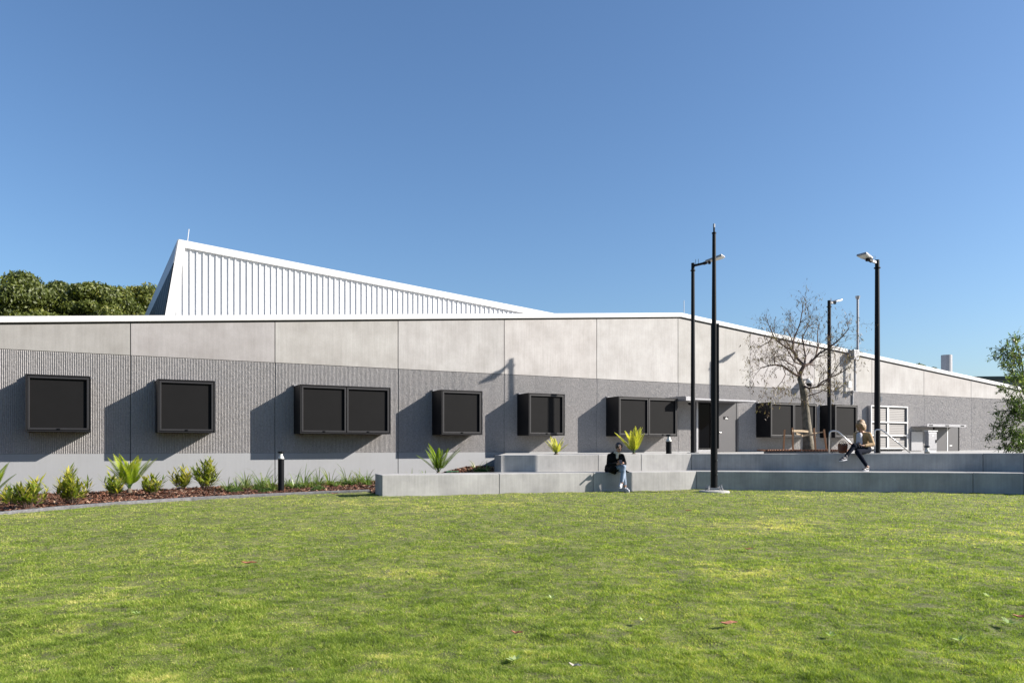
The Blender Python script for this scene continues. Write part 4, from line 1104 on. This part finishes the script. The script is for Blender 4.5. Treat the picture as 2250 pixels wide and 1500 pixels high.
def rotm(pitch, roll, yaw):
    return Matrix.Rotation(math.radians(yaw),3,'Z') @ Matrix.Rotation(math.radians(pitch),3,'X') @ Matrix.Rotation(math.radians(roll),3,'Y')
def shoe(name, heel, toe, mt, parent, sole=None):
    h = Vector(heel); t = Vector(toe); d = (t-h); L = d.length; d.normalize(); sd = d.cross(Vector((0,0,1))).normalized(); up = sd.cross(d)
    m = MB(); capsule(m, h+up*.035, h+d*L*.45+up*.045, .036, .040, 12); capsule(m, h+d*L*.4+up*.032, t-d*.035+up*.024, .040, .030, 12)
    for k in (-1,1): capsule(m, h+d*L*.35+sd*k*.010+up*.02, t-d*.05+sd*k*.012+up*.02, .030, .028, 10)
    capsule(m, h+up*.05, h+up*.085, .036, .036, 12)
    o = fuse(m, name, mt, parent, .007, 3)
    m2 = MB(); pr = []
    n = 14
    for k in range(n):
        a = 2*math.pi*k/n; x = math.cos(a); y = math.sin(a)
        pr.append(h+d*(L*.46+x*L*.56)+sd*y*(.042 if x > 0 else .034))
    m2.add([p-up*.012 for p in pr]+[p+up*.012 for p in pr], [tuple(range(n-1,-1,-1)), tuple(range(n,2*n))]+[(i,(i+1)%n,n+(i+1)%n,n+i) for i in range(n)])
    m2.build('sole', sole or M['shoewhite'], o)
    return o

def woman_black():
    # sits on the front edge of the lower seat wall
    t = (X_at(1350,18.6)-Lf[0][0])/(Lf[1][0]-Lf[0][0])
    X = X_at(1355,18.85); f = (X-Lf[0][0])/(Lf[1][0]-Lf[0][0]); Y = Lf[0][1]+(Lf[1][1]-Lf[0][1])*f
    r = empty('person', (X, Y, Z(-.63))); tag(r, 'seated person in long black coat and light jeans looking down at a phone', 'person')
    V = Vector
    pel = V((-.07,.20,.11)); wai = V((-.08,.17,.23)); che = V((-.05,.06,.38)); nb = V((.0,.0,.47)); hd = V((.045,-.085,.600))
    shL, shR = V((-.165,.07,.395)), V((.135,.03,.395)); elL, elR = V((-.205,-.03,.18)), V((.185,-.07,.215)); wrL, wrR = V((.0,-.245,.205)), V((.115,-.255,.225))
    hL, hR = V((-.15,.17,.10)), V((.02,.17,.10)); k1, k2 = V((.135,-.27,.135)), V((.125,-.25,.045)); a1, a2 = V((.085,-.30,-.24)), V((.175,-.20,-.325))
    R = rotm(24, 0, 14)
    m = MB(); capsule(m, pel, wai, .13, .115); capsule(m, wai, che, .115, .115); capsule(m, shL, shR, .05, .05); capsule(m, che, nb, .10, .055)
    capsule(m, nb, hd-V((0,-.02,.06)), .046, .044); head(m, hd, R, .98)
    for s_, e_, w_ in ((shL,elL,wrL),(shR,elR,wrR)): capsule(m, s_, e_, .044, .036); capsule(m, e_, w_, .036, .024)
    hand(m, wrL, V((.9,-.25,.05)), V((0,.2,.9)), .95, .75); hand(m, wrR, V((-.8,-.3,.1)), V((0,.2,.9)), .95, .75)
    for h_, k_, a_ in ((hL,k1,a1),(hR,k2,a2)): capsule(m, h_, k_, .075, .05); capsule(m, k_, a_, .047, .034)
    body = fuse(m, 'body', M['skin'], r, .0065, 3)
    face_bits(body, hd, R, .98)
    # coat
    m = MB(); capsule(m, pel+V((0,.0,.02)), wai, .155, .128); capsule(m, wai, che, .128, .125); capsule(m, shL+V((.02,0,-.005)), che+V((0,-.01,.03)), .066, .085); capsule(m, shR-V((.01,0,.005)), che+V((0,-.01,.03)), .066, .085); capsule(m, che, nb+V((0,.02,-.035)), .125, .075)
    capsule(m, V((-.12,.0,.30)), V((.08,-.03,.30)), .085, .085)
    for s_, e_, w_ in ((shL,elL,wrL+V((-.035,.03,0))),(shR,elR,wrR+V((.03,.03,0)))): capsule(m, s_, e_, .060, .050); capsule(m, e_, w_, .050, .038)
    # skirts of the coat over thighs and seat
    for a, b, ra, rb in ((V((-.15,.18,.10)),V((-.10,-.13,.09)),.12,.085),(V((.0,.17,.10)),V((.05,-.12,.09)),.11,.06),(V((-.18,.20,.05)),V((-.25,.05,.03)),.07,.028),(V((-.22,.16,.05)),V((-.17,-.08,.03)),.06,.035),(V((.06,.20,.07)),V((.24,.02,.03)),.07,.02),(V((.16,.08,.035)),V((.305,.0,.005)),.03,.012),(V((-.2,.05,.04)),V((-.05,-.10,-.015)),.045,.035)):
        capsule(m, a, b, ra, rb)
    coat = fuse(m, 'coat', M['coat'], r, .009, 4)
    # lapels
    MB().bar(nb+V((-.055,-.055,-.01)), V((-.035,-.115,.22)), .05, .012, V((0,-1,0))).bar(nb+V((.05,-.06,-.02)), V((.03,-.125,.22)), .05, .012, V((0,-1,0))).build('lapels', M['coat'], coat, bevel=.004)
    m = MB(); capsule(m, nb+V((-.035,-.03,-.0)), nb+V((.055,-.045,-.01)), .042, .040); capsule(m, nb+V((.01,-.065,.0)), V((.0,-.10,.35)), .036, .03)
    fuse(m, 'top', M['cream'], r, .008, 3)
    m = MB(); capsule(m, hL, k1, .086, .062); capsule(m, k1, k1.lerp(a1,.9), .060, .046); capsule(m, hR, k2, .086, .060); capsule(m, k2, k2.lerp(a2,.86), .058, .045); capsule(m, hL, hR, .09, .09)
    fuse(m, 'jeans', M['jeans'], r, .008, 3)
    shoe('shoe', a1+V((-.01,.045,-.075)), a1+V((-.07,-.16,-.115)), M['shoewhite'], r)
    shoe('shoe', V((a2.x-.0,a2.y+.04,-.445)), V((a2.x+.075,a2.y-.16,-.45)), M['shoewhite'], r)
    m = MB(); g = lambda x,y,z: hd+R@V((x,y,z))
    ellipsoid(m, g(0,.032,.036), (.082,.088,.084), R); ellipsoid(m, g(-.042,-.010,.050), (.044,.060,.050), R); ellipsoid(m, g(.042,-.010,.050), (.044,.060,.050), R); ellipsoid(m, g(0,.10,-.02), (.045,.045,.05), R); ellipsoid(m, g(-.062,.01,.01),(.022,.05,.05),R); ellipsoid(m, g(.062,.01,.01),(.022,.05,.05),R)
    fuse(m, 'hair', M['hairdark'], r, .007, 2)
    ph = empty('phone', r.location+V((.055,-.325,.262))); ph.rotation_euler = (math.radians(38),0,0); tag(ph, 'dark phone held in both hands of the person in black', 'phone')
    MB().box(-.036,.036,-.072,.072,-.004,.004).build('case', M['blackmat'], ph, bevel=.003); MB().box(-.033,.033,-.068,.068,.0042,.0052).build('screen', M['phone'], ph)
woman_black()

def woman_blonde():
    X = X_at(1899,19.75)
    f = (X-Uf[1][0])/(Uf[2][0]-Uf[1][0]); Y = Uf[1][1]+(Uf[2][1]-Uf[1][1])*f; ze = Uf[1][2]*(1-f)+Uf[2][2]*f
    r = empty('person', (X, Y, Z(ze))); tag(r, 'seated blonde person in beige jacket and dark jeans with crossed legs', 'person')
    V = Vector
    pel = V((.17,.20,.10)); wai = V((.155,.19,.25)); che = V((.09,.15,.43)); nb = V((.04,.12,.56)); hd = V((-.02,.04,.735))
    shN, shF = V((.185,.02,.475)), V((-.065,.21,.49)); elN, elF = V((.245,-.05,.235)), V((-.10,.13,.25)); wrN, wrF = V((-.02,-.14,.20)), V((-.24,.0,.235))
    hN, hF = V((.19,.12,.10)), V((.09,.24,.10)); kU, kL = V((-.27,-.14,.185)), V((-.20,-.19,.035)); aU, aL = V((-.545,-.26,-.10)), V((-.005,-.30,-.335))
    R = rotm(34, 0, -48)
    m = MB(); capsule(m, pel, wai, .135, .115); capsule(m, wai, che, .115, .12); capsule(m, shN, shF, .05, .05); capsule(m, che, nb, .10, .055); capsule(m, nb, hd-V((0,-.02,.07)), .048, .044); head(m, hd, R)
    for s_, e_, w_ in ((shN,elN,wrN),(shF,elF,wrF)): capsule(m, s_, e_, .045, .037); capsule(m, e_, w_, .037, .025)
    hand(m, wrN, V((-.9,-.1,.1)), V((.1,.1,.9)), 1, .6); hand(m, wrF, V((-.8,-.5,0)), V((.2,0,.9)), 1, .6)
    for h_, k_, a_ in ((hF,kU,aU),(hN,kL,aL)): capsule(m, h_, k_, .08, .052); capsule(m, k_, a_, .05, .035)
    body = fuse(m, 'body', M['skin'], r, .0065, 3); face_bits(body, hd, R)
    m = MB(); capsule(m, pel+V((.01,.02,.04)), wai, .150, .135); capsule(m, wai+V((.02,.02,0)), che+V((.02,.01,0)), .140, .140); capsule(m, shN, shF, .070, .068); capsule(m, che+V((.01,.02,0)), nb+V((.01,.03,-.02)), .12, .075)
    for s_, e_, w_ in ((shN,elN,wrN+V((.04,.01,0))),(shF,elF,wrF+V((.04,.02,0)))): capsule(m, s_, e_, .070, .056); capsule(m, e_, w_, .055, .038)
    capsule(m, V((.20,.22,.14)), V((.22,.10,.10)), .07, .06)
    jk = fuse(m, 'jacket', M['jacket'], r, .009, 3)
    m = MB(); capsule(m, V((-.045,.055,.47)), V((-.055,.045,.25)), .072, .075); capsule(m, V((-.04,.06,.30)), V((-.05,.06,.17)), .075, .07)
    fuse(m, 'shirt', M['shirt'], r, .008, 3)
    m = MB(); capsule(m, hF, kU, .105, .074); capsule(m, kU, kU.lerp(aU,.9), .062, .044); capsule(m, hN, kL, .108, .072); capsule(m, kL, kL.lerp(aL,.88), .062, .046); capsule(m, hN, hF, .105, .105)
    fuse(m, 'jeans', M['jeansdk'], r, .008, 3)
    shoe('shoe', aU+V((.035,.0,-.05)), aU+V((-.17,-.06,-.085)), M['shoedark'], r); shoe('shoe', V((aL.x+.04,aL.y+.03,-.425)), V((aL.x-.16,aL.y-.07,-.425)), M['shoedark'], r)
    m = MB(); g = lambda x,y,z: hd+R@V((x,y,z))
    ellipsoid(m, g(0,.022,.030), (.104,.118,.100), R); ellipsoid(m, g(0,.06,-.07), (.104,.075,.115), R)
    for e in (-1,1):
        ellipsoid(m, g(e*.082,-.01,-.060), (.036,.070,.110), R); ellipsoid(m, g(e*.058,-.062,.0), (.042,.038,.090), R); ellipsoid(m, g(e*.068,-.055,-.095), (.030,.036,.060), R)
    ellipsoid(m, g(0,-.06,.070), (.075,.055,.045), R); ellipsoid(m, g(.03,-.095,.02), (.035,.02,.05), R)
    fuse(m, 'hair', M['hairblond'], r, .008, 2)
    ph = empty('phone', r.location+V((-.15,-.13,.255))); ph.rotation_euler = (math.radians(25),math.radians(10),math.radians(-40)); tag(ph, 'dark phone held by the blonde person', 'phone')
    MB().box(-.036,.036,-.072,.072,-.004,.004).build('case', M['blackmat'], ph, bevel=.003); MB().box(-.033,.033,-.068,.068,.0042,.0052).build('screen', M['phone'], ph)
    # bag
    b = empty('handbag', (X-.44, Y+.13, Z(ze)), math.radians(8)); tag(b, 'brown leather tote bag on the seat wall beside the blonde person', 'bag')
    m = MB(); vs = []; nz = 5
    for i in range(nz+1):
        t = i/nz; wx = .105+.030*t; wy = .055-.018*t
        for k in range(16):
            a = 2*math.pi*k/16; cx = math.copysign(abs(math.cos(a))**.5, math.cos(a)); cy = math.copysign(abs(math.sin(a))**.5, math.sin(a))
            vs.append((cx*wx+.006*math.sin(3*a+i), cy*wy+.005*math.sin(2*a+2*i), t*.25+.012*math.sin(2*a)*(t>.9)))
    fs = [(i*16+k, i*16+(k+1)%16, (i+1)*16+(k+1)%16, (i+1)*16+k) for i in range(nz) for k in range(16)]+[tuple(range(15,-1,-1))]
    m.add(vs, fs); o = m.build('bag_body', M['bag'], b, smooth=True); sd = o.modifiers.new('t','SOLIDIFY'); sd.thickness = .006; o.modifiers.new('s','SUBSURF').render_levels = 1
    for e in (-1,1):
        MB().tube([(-.06,e*.035,.22),(-.055,e*.05,.28),(-.02,e*.06,.315),(.02,e*.06,.315),(.055,e*.05,.28),(.06,e*.035,.22)], .008, 7).build('handle', M['hessian'], b, smooth=True)
woman_blonde()
